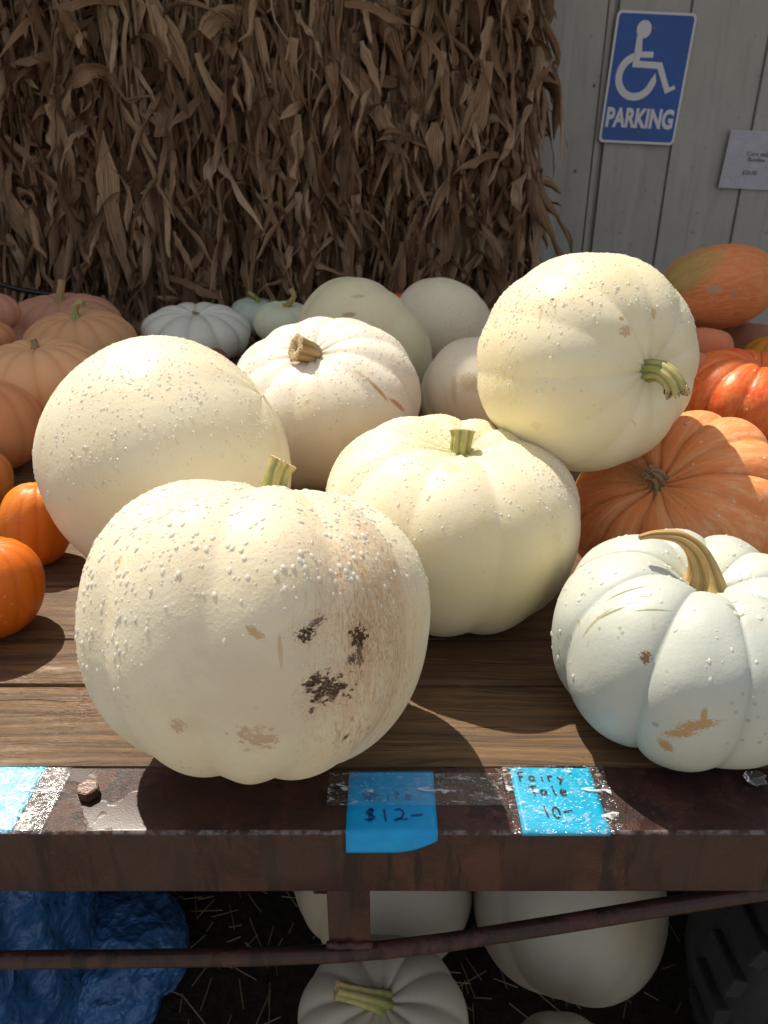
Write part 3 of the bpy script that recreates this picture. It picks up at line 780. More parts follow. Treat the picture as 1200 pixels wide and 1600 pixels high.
# ------------------------------------------------------------------ pumpkins
def unit_pumpkin(H=.82, n=12, depth=.06, dent=.14, dentw=.34, bdent=.06, seed=0, nu=200, nv=110, sharp=.8, lump=.02,
                 taper=.05, ex=.92, irr=.35, fine=0.0, dvar=.5, shoulder=0.):
    rs = np.random.RandomState(seed)
    th = np.linspace(0, math.pi, nv + 1)[1:-1]; ph = np.linspace(0, math.tau, nu, endpoint=False)
    T, Pp = np.meshgrid(th, ph, indexing='ij'); c, s = np.cos(T), np.sin(T)
    r = np.abs(s) ** ex; z = H * np.sign(c) * np.abs(c) ** ex
    psi = n * Pp
    for k in (1, 2, 3): psi = psi + irr * n / 12. * rs.uniform(.4, 1) * np.sin(k * Pp + rs.uniform(0, 6.28)) * 1.4
    g = np.abs(np.sin(psi / 2)) ** sharp
    dv = 1 + dvar * np.sin(2 * Pp + rs.uniform(0, 6)) * .5 + dvar * np.sin(3 * Pp + rs.uniform(0, 6)) * .5 + dvar * .4 * np.sin(5 * Pp + rs.uniform(0, 6))
    w = np.clip(.62 + .55 * c * c, 0, 1.2)
    dd = depth * dv * (1 - g)
    r2 = r * (1 - dd * w); z2 = z - np.where(c > 0, 1, -1) * dd * np.abs(c) ** 1.5 * .55 * (s > .0)
    z2 = z2 - np.where(c > 0, dent, 0) * np.exp(-(r / dentw) ** 2) + np.where(c < 0, bdent, 0) * np.exp(-(r / .35) ** 2)
    r2 = r2 * (1 + taper * c)
    X = np.c_[(r2 * np.cos(Pp)).ravel(), (r2 * np.sin(Pp)).ravel(), z2.ravel()]
    top = np.array([[0, 0, H - dent - depth * .35]]); bot = np.array([[0, 0, -H + bdent]])
    V = np.concatenate([X, top, bot])
    wv = Waves(seed + 50, 12, 1.3, 5.); w2 = Waves(seed + 90, 16, 7, 22)
    nrm = V / (np.linalg.norm(V, axis=1)[:, None] + 1e-9)
    V = V + nrm * (lump * wv(V) + fine * w2(V))[:, None]
    nn = nv - 1; F_ = []
    for i in range(nn - 1):
        a = i * nu; b = a + nu
        F_ += [(a + j, b + j, b + (j + 1) % nu, a + (j + 1) % nu) for j in range(nu)]
    tI, bI = nn * nu, nn * nu + 1
    F_ += [(tI, j, (j + 1) % nu) for j in range(nu)] + [(bI, (nn - 1) * nu + (j + 1) % nu, (nn - 1) * nu + j) for j in range(nu)]
    return V, F_, np.concatenate([g.ravel(), [1, 1]]), np.concatenate([c.ravel(), [1, -1]]), np.concatenate([(np.abs(Pp - math.pi) * 1.0).ravel(), [0, 0]])

def project(Pw):
    d = Pw - np.array([0, 0, CAM_Z])
    r = d[:, 0]; u = d[:, 1] * sp + d[:, 2] * cp; z = d[:, 1] * cp - d[:, 2] * sp
    return 600 + F * r / z, 800 - F * u / z
PUMP = []
def pumpkin(name, label, mat, u, v, w, axis, spin=0., floor=DECK, depth_z=None, stem=None, smat=None, drops=0, group=None,
            res=(200, 110), cat='pumpkin', drop_size=(.0005, .0019), **shape):
    V, F_, rib, lat, ang = unit_pumpkin(nu=res[0], nv=res[1], **shape)
    q = Vector(axis).normalized().to_track_quat('Z', 'Y') @ Euler((0, 0, spin)).to_quaternion()
    Rm = np.array(q.to_matrix()); U = V @ Rm.T
    kz = -U[:, 2].min()
    Rr = .15; zc = depth_z or 1.2; uu, vv = u, v
    for it in range(14):
        if depth_z is None:                    # resting on the deck or the ground
            a = sp + (vv - 800) / F * cp
            zc = (CAM_Z - floor - kz * Rr) / a
        p = at_depth(uu, vv, zc)
        Pu, Pv = project(U * Rr + np.array(p))
        Rr *= w / (Pu.max() - Pu.min()); uu += u - (Pu.max() + Pu.min()) / 2; vv += (v - (Pv.max() + Pv.min()) / 2) * .7
    if depth_z is None: p.z = floor + kz * Rr - .001
    root = empty(name, p, q); tag(root, label, cat, group)
    me = bpy.data.meshes.new('skin'); me.from_pydata((V * Rr).tolist(), [], F_)
    me.polygons.foreach_set('use_smooth', [True] * len(me.polygons)); me.materials.append(mat if not callable(mat) else None)
    set_attr(me, 'rib', rib); set_attr(me, 'lat', lat); set_attr(me, 'ang', ang); me.update()
    o = link(bpy.data.objects.new('skin', me), root)
    rec = dict(root=root, skin=o, R=Rr, q=q, p=p, V=V, F=F_, label=label); PUMP.append(rec)
    if callable(mat):
        me.materials[0] = mat(rec)
    if stem: make_stem(rec, smat=smat, **stem)
    if drops: make_drops(rec, drops, drop_size)
    return rec
def make_stem(rec, path, r0, r1, smat, ridges=8, amp=.14, flare=1.7, cut=True, ragged=0., flat=0.):
    """path: points in view axes (right, up, towards) as fractions of the pumpkin's radius, from the pole"""
    Rr, q = rec['R'], rec['q']; qi = q.inverted()
    V = rec['V']; pole = Vector(V[-2]) * Rr
    P = [Vector((0, 0, -.03 * Rr))] + [qi @ ((CR * a + CU * b + CT * c) * Rr) for a, b, c in path]
    P = [pole + p for p in P]
    pts = []
    for i in range(len(P) - 1):
        a, b, c, d = P[max(i - 1, 0)], P[i], P[i + 1], P[min(i + 2, len(P) - 1)]
        for k in range(6):
            t = k / 6; pts.append(.5 * ((2 * b) + (c - a) * t + (2 * a - 5 * b + 4 * c - d) * t * t + (3 * b - a - 3 * c + d) * t ** 3))
    pts.append(P[-1])
    n = len(pts); seg = 48; vs, fs, al, ar, rg = [], [], [], [], []
    L = [0]
    for i in range(1, n): L.append(L[-1] + (pts[i] - pts[i - 1]).length)
    fr = None; rs = random.Random(int(Rr * 1e5))
    for i, p in enumerate(pts):
        d = (pts[min(i + 1, n - 1)] - pts[max(i - 1, 0)]).normalized()
        if fr is None: fr = d.orthogonal().normalized()
        fr = (fr - d * fr.dot(d)).normalized(); b = d.cross(fr)
        t = L[i] / L[-1]; rad = (r0 + (r1 - r0) * t ** .8) * Rr * (1 + (flare - 1) * math.exp(-t * 7)) * (1 + .18 * math.exp(-(1 - t) * 12))
        for k in range(seg):
            a = k * math.tau / seg; rdg = .5 + .5 * math.cos(ridges * a + t * 1.5)
            rr = rad * (1 - amp * (1 - rdg ** .7) * (1.2 - .4 * t)) * (1 + .05 * math.sin(a * 2 + 1))
            off = d * (rs.uniform(-1, 1) * ragged * rad if i == n - 1 else 0)
            vs.append(p + (fr * math.cos(a) + b * math.sin(a)) * rr + off); al.append(t); ar.append(abs(a - math.pi)); rg.append(rdg)
    for i in range(n - 1):
        for k in range(seg): fs.append((i * seg + k, i * seg + (k + 1) % seg, (i + 1) * seg + (k + 1) % seg, (i + 1) * seg + k))
    o = mesh_obj('stem', vs, fs, smat, rec['root'], True)
    set_attr(o.data, 'along', al); set_attr(o.data, 'around', ar); set_attr(o.data, 'ridge', rg)
    # corky cut face with a small hollow
    d = (pts[-1] - pts[-2]).normalized(); ring = vs[-seg:]; c = pts[-1]; cv = list(ring); cf = []
    for s_, dp in ((.82, .10), (.55, .06), (.30, -.02), (.16, -.45)):
        cv += [c + (x - c) * s_ + d * (r1 * Rr * dp) * rs.uniform(.6, 1.4) for x in ring]
    for m_ in range(4):
        for k in range(seg): cf.append((m_ * seg + k, m_ * seg + (k + 1) % seg, (m_ + 1) * seg + (k + 1) % seg, (m_ + 1) * seg + k))
    cf.append(tuple(4 * seg + k for k in range(seg)))
    mesh_obj('cut_end', cv, cf, M_CORK, o, True)
def make_drops(rec, count, size):
    """beads of rain on the upper skin"""
    rs = np.random.RandomState(int(rec['R'] * 1e5) % 9999)
    V = rec['V'] * rec['R']; F_ = rec['F']; Q = np.array([f[:4] for f in F_ if len(f) == 4])
    A, B, Cc, D = V[Q[:, 0]], V[Q[:, 1]], V[Q[:, 2]], V[Q[:, 3]]
    N = np.cross(Cc - A, D - B); ar = np.linalg.norm(N, axis=1); N /= ar[:, None]
    out = (N * (A + Cc)).sum(1); N[out < 0] *= -1
    Rm = np.array(rec['q'].to_matrix()); NW = N @ Rm.T; CW = ((A + Cc) / 2) @ Rm.T
    cl = Waves(7 + count, 9, 14, 60)(CW); fine = Waves(3 + count, 9, 60, 160)(CW)
    lit = NW @ np.array(sdir)
    # rain falls on what faces up and outward; it has dried or run off underneath
    wgt = ar * np.clip((lit + .30) * 1.6, 0, 1) * np.clip(1 + .9 * cl, .12, 3) * np.clip(1 + .6 * fine, .2, 2)
    wgt /= wgt.sum(); idx = rs.choice(len(Q), count, p=wgt)
    down = np.array((0, 0, -1.)) @ Rm         # world down in local axes
    vs, fs = [], []; off = 0; rings = [(1.0, -.15), (.97, .25), (.72, .62), (.35, .82)]; seg = 9
    for i in idx:
        a, b = rs.rand(2); p = (A[i] * (1 - a) + B[i] * a) * (1 - b) + (D[i] * (1 - a) + Cc[i] * a) * b
        n = N[i]; t = down - n * (down @ n); sl_ = np.linalg.norm(t); t = t / (sl_ + 1e-6); s = np.cross(n, t)
        r = size[0] + (size[1] - size[0]) * rs.rand() ** 2.9; el = 1 + sl_ * rs.uniform(0, .55)
        if r > size[1] * .6: el *= 1.15
        hgt = rs.uniform(.4, .75)
        ang = np.arange(seg) * math.tau / seg
        for kr, kh in rings:
            wob = 1 + .1 * np.sin(ang * 2 + a * 6)
            pts = p + np.outer(np.cos(ang) * kr * r * el * wob + (kh * .25 * r * sl_), t) + np.outer(np.sin(ang) * kr * r * wob, s) + n * (kh * r * hgt)
            vs.append(pts)
        vs.append((p + n * r * .9 * hgt + t * .2 * r * sl_)[None])
        for m_ in range(3):
            for k in range(seg): fs.append((off + m_ * seg + k, off + m_ * seg + (k + 1) % seg, off + (m_ + 1) * seg + (k + 1) % seg, off + (m_ + 1) * seg + k))
        for k in range(seg): fs.append((off + 3 * seg + k, off + 3 * seg + (k + 1) % seg, off + 4 * seg))
        off += 4 * seg + 1
    o = mesh_obj('water_drops', np.concatenate(vs), fs, M_DROP, rec['root'], True); o['kind'] = 'stuff'

def surf_frame(rec, u, v):
    """where the view ray through a photo pixel meets a skin, in the skin's own axes, with a frame (right, up, out)"""
    if 'bvh' not in rec: rec['bvh'] = BVHTree.FromPolygons([Vector(x) for x in (rec['V'] * rec['R'])], rec['F'])
    qi = rec['q'].inverted(); o = qi @ (CAM - rec['p']); d = (qi @ ray(u, v)).normalized()
    hit = rec['bvh'].ray_cast(o, d)
    if hit[0] is None: return None
    n = hit[1].normalized()
    if n.dot(d) > 0: n = -n
    x = qi @ CR; x = (x - n * x.dot(n)).normalized(); y = n.cross(x)
    return hit[0], Matrix((x, y, n)).transposed().to_euler()
def S_(rec, u, v, w, h, col, rot=0, **kw):
    """a stain w x h photo pixels wide"""
    fr = surf_frame(rec, u, v)
    z = (rec['p'] - CAM).dot(-CT); k = z / F
    if fr is None: return None
    c, e = fr
    if rot: e = (e.to_matrix() @ Matrix.Rotation(R_(rot), 3, 'Z')).to_euler()
    return dict(c=c, r=e, s=(w / 2 * k, h / 2 * k, max(w, h) / 2 * k + .01), col=col, **kw)
def clean(l): return [x for x in l if x]

CREAM, CREAM2 = (.80, .725, .54), (.72, .62, .40)
TAN, BROWN, MUD = (.50, .30, .14), (.24, .12, .055), MUD
G_GREEN, G_TAN = (.17, .23, .045), (.48, .33, .15)
SM_GREEN = stem_mat('green_stem', (.20, .27, .06), (.55, .42, .18), .75)
SM_TAN = stem_mat('dry_stem', (.17, .19, .04), (.42, .26, .10), .30)
SM_GOLD = stem_mat('golden_stem', (.20, .21, .05), (.60, .36, .13), .12)
SM_DRY = stem_mat('brown_stem', (.16, .10, .045), (.34, .23, .12), .3)

def m_front(r):
    D1, D2, D3 = (.55, .30, .13), (.36, .18, .07), (.15, .075, .035)
    s = [S_(r, 620, 1000, 170, 360, (.66, .45, .27), soft=1.3, wob=.4, ns=3, k=.42),
         S_(r, 615, 1000, 160, 330, D1, soft=1.1, wob=.5, ns=4, k=.55, streak=((12, 1.3, 3), 1.6), t0=.47, t1=.64),
         S_(r, 590, 1000, 180, 300, D1, soft=1., wob=.6, ns=4, k=.75, streak=((7, 4, 3), 3.6), t0=.54, t1=.62, seed=6.),
         S_(r, 525, 950, 120, 170, D1, soft=.9, ns=5, k=.8, streak=((13, .9, 1), 1.5), t0=.55, t1=.66, seed=3.),
         S_(r, 590, 1090, 160, 200, D2, soft=1., ns=5, k=.7, streak=((10, 2.2, 1), 2.2), t0=.55, t1=.64, seed=5.),
         S_(r, 600, 980, 90, 110, D2, soft=1.1, ns=3, k=.55, seed=1., streak=((4, 3, 1), 3), t0=.42, t1=.62),
         S_(r, 490, 982, 80, 44, D1, rot=35, soft=1, ns=4, wob=.7, k=.8, seed=2., streak=((6, 6, 1), 3), t0=.5, t1=.6),
         S_(r, 508, 1082, 80, 64, D1, rot=10, soft=1, ns=4, wob=.6, k=.85, seed=21., streak=((4, 4, 1), 2.4), t0=.40, t1=.6),
         S_(r, 560, 1005, 40, 110, D2, soft=1, ns=4, wob=.6, k=.8, seed=22., streak=((5, 2, 1), 2.4), t0=.44, t1=.6),
         S_(r, 545, 1110, 26, 60, D1, rot=-20, soft=1, ns=4, wob=.7, k=.8, seed=24., streak=((4, 4, 1), 2.5), t0=.5, t1=.6),
         S_(r, 478, 992, 20, 14, MUD, ns=1.7, k=.95, relief=1.5, matte=.9, wob=1.5), S_(r, 492, 975, 26, 9, MUD, rot=28, ns=1.7, k=.9, relief=1.5, matte=.9, wob=1.5, seed=4., streak=((3, 3, 1), 3), t0=.42, t1=.5),
         S_(r, 560, 994, 18, 24, MUD, ns=1.7, k=.95, relief=1.5, matte=.9, wob=1.5, seed=7.), S_(r, 562, 1020, 9, 34, MUD, ns=1.7, k=.85, relief=1.5, matte=.9, wob=1.5, seed=9., streak=((3, 3, 1), 2), t0=.42, t1=.5), S_(r, 550, 1030, 10, 10, MUD, ns=1.7, k=.9, relief=1, wob=1.5, seed=31.),
         S_(r, 512, 1076, 52, 28, MUD, rot=-4, ns=1.7, k=.95, relief=1.5, matte=.9, wob=1.5, seed=11., streak=((2, 2, 1), 2.4), t0=.38, t1=.47), S_(r, 492, 1062, 18, 14, MUD, ns=1.7, k=.9, relief=1.5, wob=1.5, seed=12.),
         S_(r, 487, 1110, 8, 8, MUD, ns=1.7, k=.9, wob=1.5), S_(r, 496, 1092, 10, 14, D3, ns=4, k=.9, wob=.5, seed=14.),
         S_(r, 540, 1152, 12, 6, MUD, rot=40, k=.9, wob=1.5), S_(r, 452, 968, 30, 40, D1, soft=1, k=.7, ns=4, seed=41., streak=((5, 5, 1), 3), t0=.6, t1=.66),
         S_(r, 404, 1154, 40, 28, (.50, .33, .19), rot=-20, ns=1.6, k=.9, wob=1.6, seed=2.), S_(r, 278, 1134, 18, 18, (.5, .34, .2), ns=1.8, k=.8, wob=1.5),
         S_(r, 399, 989, 26, 9, (.55, .34, .15), rot=-38, k=.85, wob=.8, ns=1.6), S_(r, 438, 1018, 6, 42, (.55, .36, .19), rot=4, k=.75, wob=.3),
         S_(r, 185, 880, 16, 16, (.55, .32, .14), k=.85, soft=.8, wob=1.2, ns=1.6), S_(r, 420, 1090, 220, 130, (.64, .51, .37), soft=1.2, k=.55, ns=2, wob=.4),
         S_(r, 617, 882, 11, 15, (.42, .38, .31), k=.7, soft=.7), S_(r, 597, 858, 9, 10, (.42, .38, .31), k=.7, soft=.7), S_(r, 546, 900, 12, 18, (.5, .46, .4), k=.6, soft=.8)]
    s = sorted(clean(s), key=lambda q: q['col'] == MUD)
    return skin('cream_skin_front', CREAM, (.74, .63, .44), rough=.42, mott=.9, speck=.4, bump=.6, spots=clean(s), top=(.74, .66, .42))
def m_mid(r):
    s = [S_(r, 706, 733, 24, 20, (.55, .30, .12), ns=5, k=.85, soft=.5, streak=((1, 9, 1), 1.3), t0=.45, t1=.55), S_(r, 700, 722, 10, 16, (.55, .30, .12), k=.8, soft=.5, streak=((1, 6, 1), 2)),
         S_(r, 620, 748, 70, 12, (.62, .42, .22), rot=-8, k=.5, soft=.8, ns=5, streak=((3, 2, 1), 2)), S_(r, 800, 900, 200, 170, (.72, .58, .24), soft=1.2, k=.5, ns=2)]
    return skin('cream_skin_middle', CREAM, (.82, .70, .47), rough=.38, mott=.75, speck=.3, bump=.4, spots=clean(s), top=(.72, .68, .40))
def m_backleft(r):
    s = [S_(r, 110, 870, 60, 120, (.62, .40, .28), rot=25, soft=.9, k=.7, ns=4, streak=((9, 1.2, 1), 1.5)), S_(r, 190, 800, 160, 80, (.76, .60, .34), soft=1.2, k=.4, ns=2),
         S_(r, 205, 775, 30, 14, (.55, .35, .2), k=.4, soft=.9, ns=5, streak=((4, 3, 1), 2))]
    return skin('cream_skin_smooth', (.79, .73, .555), (.78, .67, .45), rough=.37, mott=.75, speck=.3, bump=.45, spots=clean(s))
def m_stemcam(r):
    s = [S_(r, 592, 610, 40, 5, (.50, .26, .09), rot=-42, k=.85, ns=6, wob=.5), S_(r, 622, 633, 36, 7, (.50, .24, .08), rot=-30, k=.85, ns=6, wob=.6),
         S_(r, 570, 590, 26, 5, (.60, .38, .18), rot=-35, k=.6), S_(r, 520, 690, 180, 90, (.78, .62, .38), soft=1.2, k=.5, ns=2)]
    return skin('ivory_skin', (.80, .745, .64), (.79, .69, .52), rough=.37, mott=.75, speck=.3, bump=.45, spots=clean(s))
def m_stacked(r):
    s = [S_(r, 978, 517, 19, 12, (.56, .36, .16), k=.75, rot=20, wob=1.1, ns=1.7), S_(r, 1021, 490, 9, 13, (.58, .36, .15), k=.7, wob=1, ns=1.7), S_(r, 971, 498, 8, 6, (.5, .3, .12), k=.8),
         S_(r, 863, 468, 6, 4, (.03, .02, .03), k=1), S_(r, 838, 666, 16, 15, (.66, .50, .28), k=.55, wob=.6, ns=1.5),
         S_(r, 800, 620, 60, 60, (.60, .42, .22), rot=20, k=.55, soft=.9, ns=5, streak=((7, 1, 1), 1.8), t0=.55), S_(r, 815, 590, 40, 60, (.62, .44, .2), rot=-15, k=.55, soft=.9, ns=5, streak=((9, 1, 1), 1.4), t0=.58, seed=4.),
         S_(r, 990, 660, 14, 3, (.6, .4, .2), rot=-50, k=.6), S_(r, 845, 490, 5, 30, (.62, .45, .25), rot=-12, k=.55), S_(r, 868, 480, 4, 26, (.62, .45, .25), rot=-5, k=.55),
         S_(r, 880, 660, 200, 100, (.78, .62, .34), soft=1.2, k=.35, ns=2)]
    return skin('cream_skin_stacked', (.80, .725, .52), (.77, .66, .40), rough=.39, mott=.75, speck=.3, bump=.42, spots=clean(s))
def m_blue(r):
    OC, GR = (.46, .27, .09), (.20, .21, .13)
    s = [S_(r, 978, 924, 62, 4, GR, rot=-8, k=.9, wob=.3), S_(r, 955, 957, 46, 4, GR, rot=-3, k=.9, wob=.3), S_(r, 1000, 932, 30, 3, GR, rot=-16, k=.8), S_(r, 930, 971, 66, 5, (.36, .32, .16), rot=7, k=.85, wob=.4),
         S_(r, 988, 942, 22, 3, GR, rot=-8, k=.8), S_(r, 1018, 953, 50, 3, GR, rot=-6, k=.75), S_(r, 905, 975, 14, 4, OC, rot=40, k=.8),
         S_(r, 872, 995, 14, 3, GR, rot=-18, k=.8), S_(r, 880, 1040, 26, 4, (.42, .36, .17), rot=-26, k=.85), S_(r, 890, 1013, 14, 3, GR, rot=-50, k=.8), S_(r, 874, 1022, 16, 3, GR, rot=-35, k=.8), S_(r, 893, 1000, 12, 3, GR, rot=-60, k=.7),
         S_(r, 1009, 1027, 14, 14, (.20, .10, .03), k=.95, wob=1.3, ns=1.8), S_(r, 1090, 1133, 50, 14, OC, rot=22, k=.9, wob=.85, ns=4, seed=3.), S_(r, 1062, 1146, 40, 12, OC, rot=25, k=.9, wob=.85, ns=4, seed=6.), S_(r, 1040, 1165, 24, 16, OC, rot=-35, k=.9, wob=.85, ns=4, seed=8.), S_(r, 1100, 1118, 8, 22, OC, k=.85, wob=.6, ns=4),
         S_(r, 1145, 950, 18, 8, (.3, .3, .2), rot=-40, k=.8, wob=.6), S_(r, 1024, 1132, 10, 8, (.22, .27, .24), k=.6, soft=.6), S_(r, 1178, 975, 40, 14, (.45, .45, .38), rot=20, k=.6, wob=.8, ns=5),
         S_(r, 1130, 880, 200, 60, (.66, .70, .52), soft=1.1, k=.5, ns=2)]
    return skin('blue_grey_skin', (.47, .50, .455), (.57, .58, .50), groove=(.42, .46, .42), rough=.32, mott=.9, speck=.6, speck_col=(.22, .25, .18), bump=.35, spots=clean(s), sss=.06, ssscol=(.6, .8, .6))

# --- the near heap of cream pumpkins
up = Vector((0, 0, 1))
pk = dict(group=None)
pumpkin('cream_pumpkin', 'large mud stained cream pumpkin resting at the rail edge in front', m_front, 395, 986, 555,
        Vector((.10, .44, .90)), spin=.4, H=.86, n=10, depth=.062, dent=.11, dentw=.34, seed=3, lump=.020, taper=.06, ex=.86, res=(300, 170), sharp=1.2, fine=.0022,
        stem=dict(path=[(.03, .08, 0.02), (.055, .155, .03), (.08, .205, .03)], r0=.075, r1=.078, ridges=7, amp=.16), smat=SM_GREEN, drops=6500, drop_size=(.0004, .0024))
pumpkin('cream_pumpkin', 'cream pumpkin with brown scrape below its green stem, right of the muddy one', m_mid, 706, 820, 403,
        Vector((.10, -.03, 1)), spin=.2, H=.80, n=11, depth=.05, dent=.19, dentw=.36, seed=8, lump=.02, taper=.04, res=(260, 150), sharp=1.1, fine=.002, ex=.88,
        stem=dict(path=[(.0, .07, .02), (.008, .12, .03), (.012, .165, .03)], r0=.065, r1=.085, ridges=7, amp=.16), smat=SM_GREEN, drops=4200, drop_size=(.0004, .0021))
pumpkin('cream_pumpkin', 'smooth pale pumpkin with no stem showing, left behind the muddy one', m_backleft, 253, 720, 405,
        camdir(-.80, -.55, -.12), spin=.7, H=.93, n=8, depth=.012, dent=.04, bdent=0., seed=12, lump=.018, taper=.0, res=(260, 150), sharp=1.5, fine=.002, drops=6000, drop_size=(.0004, .0021))
pumpkin('cream_pumpkin', 'ivory pumpkin with its cut brown stem end facing us, behind the smooth one', m_stemcam, 504, 630, 308,
        camdir(-.14, .66, .73), spin=.1, H=.74, n=12, depth=.042, dent=.13, dentw=.30, seed=15, lump=.015, taper=.02, res=(240, 140), sharp=1.1, fine=.002,
        stem=dict(path=[(-.01, .0, .08), (-.06, .01, .17), (-.13, .02, .23)], r0=.10, r1=.115, ridges=7, amp=.16, flare=1.2), smat=SM_TAN, drops=3600, drop_size=(.0005, .0022))
pumpkin('cream_pumpkin', 'round cream pumpkin perched on others, its green stem pointing right', m_stacked, 919, 566, 348,
        camdir(.42, -.22, .87), spin=.3, H=.93, n=11, depth=.028, dent=.10, dentw=.30, seed=19, lump=.012, taper=.0, res=(260, 150), sharp=1.1, fine=.0018, depth_z=.99,
        stem=dict(path=[(.05, -.02, .10), (.10, -.07, .16), (.15, -.15, .18), (.17, -.21, .17)], r0=.085, r1=.085, ridges=7, amp=.18, flare=1.35, ragged=.5), smat=SM_GREEN, drops=4200, drop_size=(.0004, .0021))
pumpkin('fairy_tale_pumpkin', 'pale blue grey deeply ribbed pumpkin with long curved stem at the rail', m_blue, 1092, 1015, 460,
        Vector((.04, -.02, 1)), spin=.83, H=.76, n=9, depth=.11, dent=.25, dentw=.30, seed=23, lump=.045, taper=.03, res=(320, 170), sharp=.52, fine=.012, irr=.30, dvar=.3, ex=.84,
        stem=dict(path=[(-.005, .14, .02), (-.07, .30, .05), (-.20, .40, .07), (-.38, .42, .10), (-.50, .40, .12)], r0=.125, r1=.016, ridges=6, amp=.26, flare=1.9), smat=SM_GOLD, drops=600, drop_size=(.0005, .0024))

# --- orange kinds on the right
def m_tanorange(r):
    s = [S_(r, 1000, 740, 50, 40, (.30, .20, .09), soft=1, k=.6, ns=4, wob=.5)]
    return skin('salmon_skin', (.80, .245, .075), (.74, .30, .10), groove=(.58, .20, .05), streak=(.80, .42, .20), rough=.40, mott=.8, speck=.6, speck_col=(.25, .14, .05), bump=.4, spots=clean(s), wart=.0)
pumpkin('ribbed_pumpkin', 'dusty salmon pumpkin under the perched cream one, its withered stem squeezed', m_tanorange, 1062, 792, 345,
        camdir(-.60, .50, .62), spin=.2, H=.54, n=13, depth=.08, dent=.17, dentw=.30, seed=31, lump=.04, res=(240, 120), sharp=.7, fine=.007, dvar=.9, irr=.7,
        stem=dict(path=[(-.02, .06, .03), (-.06, .10, .05), (-.12, .12, .08)], r0=.10, r1=.06, ridges=6, amp=.3, flare=1.7, ragged=.6), smat=SM_DRY, drops=120)
M_RED = skin('scarlet_skin', (.82, .09, .018), (.86, .22, .04), groove=(.45, .04, .012), streak=(.82, .27, .08), rough=.26, mott=.9, speck=.3, speck_col=(.8, .4, .15), bump=.6, wart=.15)
pumpkin('ribbed_pumpkin', 'glossy scarlet orange ribbed pumpkin at the right edge', M_RED, 1172, 633, 240,
        Vector((.15, -.05, 1)), spin=.5, H=.76, n=13, depth=.085, dent=.16, seed=33, lump=.045, res=(200, 110), sharp=.7, fine=.004, drops=160)
M_RUST = skin('rust_skin', (.50, .185, .075), (.47, .15, .05), streak=(.52, .25, .11), rough=.45, mott=.8, speck=.3, bump=.5, spots=[])
def m_rustgreen(r):
    s = [S_(r, 1075, 420, 90, 60, (.28, .26, .07), rot=30, soft=1, k=.85, ns=3, wob=.4, streak=((1.2, 6, 1), 1.2), t0=.3, t1=.55), S_(r, 1115, 453, 24, 14, (.42, .30, .2), k=.8, soft=.5), S_(r, 1145, 458, 12, 7, (.38, .26, .17), k=.8, soft=.5), S_(r, 1045, 430, 50, 60, (.34, .27, .08), soft=1, k=.6)]
    return skin('rust_green_skin', (.66, .22, .08), (.56, .16, .045), streak=(.68, .29, .12), rough=.45, mott=.9, speck=.3, bump=.5, spots=clean(s))
pumpkin('squash', 'rust squash with green shoulder perched on the far right heap', m_rustgreen, 1122, 448, 190,
        Vector((.95, .1, .10)), spin=.5, H=1.42, n=7, depth=.05, dent=.12, seed=35, lump=.035, res=(140, 80), sharp=1.0, depth_z=1.72, irr=.5)
M_PINKRED = skin('coral_skin', (.60, .20, .10), (.55, .17, .07), rough=.4, mott=.7, bump=.3)
pumpkin('squash', 'small coral squash wedged under the rust squash', M_PINKRED, 1106, 545, 82, Vector((.2, .2, 1)), H=.9, n=8, depth=.03, seed=36, res=(96, 56), depth_z=1.62)
pumpkin('squash', 'coral squash peeking out behind the perched cream pumpkin', M_PINKRED, 1078, 575, 70, Vector((.2, .2, 1)), H=.9, n=8, depth=.03, seed=46, res=(96, 56), depth_z=1.50)
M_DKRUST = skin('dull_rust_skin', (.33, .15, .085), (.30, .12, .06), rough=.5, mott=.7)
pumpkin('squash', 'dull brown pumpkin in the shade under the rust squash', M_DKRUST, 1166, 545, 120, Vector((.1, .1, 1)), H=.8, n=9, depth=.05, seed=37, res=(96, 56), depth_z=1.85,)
M_GOLD = skin('golden_skin', (.62, .28, .03), (.58, .22, .02), groove=(.4, .15, .015), rough=.38, mott=.6)
pumpkin('pumpkin', 'golden yellow pumpkin with green stem at the right edge', M_GOLD, 1212, 570, 120, Vector((.0, .1, 1)), H=.85, n=10, depth=.06, dent=.1, seed=38, res=(120, 64), depth_z=1.72,
        stem=dict(path=[(0, .12, 0), (-.08, .3, 0), (-.16, .42, 0)], r0=.1, r1=.08), smat=SM_GREEN)

# --- far middle
def white_far(nm, c1, c2, spots=lambda r: []): 
    return lambda r: skin(nm, c1, c2, rough=.4, mott=.7, speck=.4, speck_col=(.5, .36, .18), bump=.3, spots=clean(spots(r)))
pumpkin('cream_pumpkin', 'pale cream pumpkin in the back row just left of the perched one',
        white_far('dull_cream_skin', (.78, .72, .55), (.74, .64, .45), lambda r: [S_(r, 715, 515, 50, 60, (.52, .36, .18), rot=20, k=.6, soft=.8, ns=6, streak=((5, 4, 1), 1.6), t0=.55)]),
        690, 512, 158, Vector((.3, .5, .6)), H=.9, n=9, depth=.02, dent=.08, seed=41, lump=.02, res=(140, 80))
pumpkin('cream_pumpkin', 'cream pumpkin with small tan marks, half hidden under the perched one',
        white_far('marked_cream_skin', (.79, .72, .56), (.76, .65, .46), lambda r: [S_(r, 733, 598, 30, 26, (.55, .38, .2), k=.65, soft=.7, ns=5, wob=.7), S_(r, 709, 610, 10, 40, (.55, .36, .2), k=.6, ns=6, wob=.8), S_(r, 725, 640, 90, 60, (.66, .50, .32), soft=1.1, k=.4)]),
        748, 617, 184, Vector((.5, .7, .5)), H=.92, n=9, depth=.02, dent=.08, seed=42, lump=.02, res=(140, 80), drops=60)
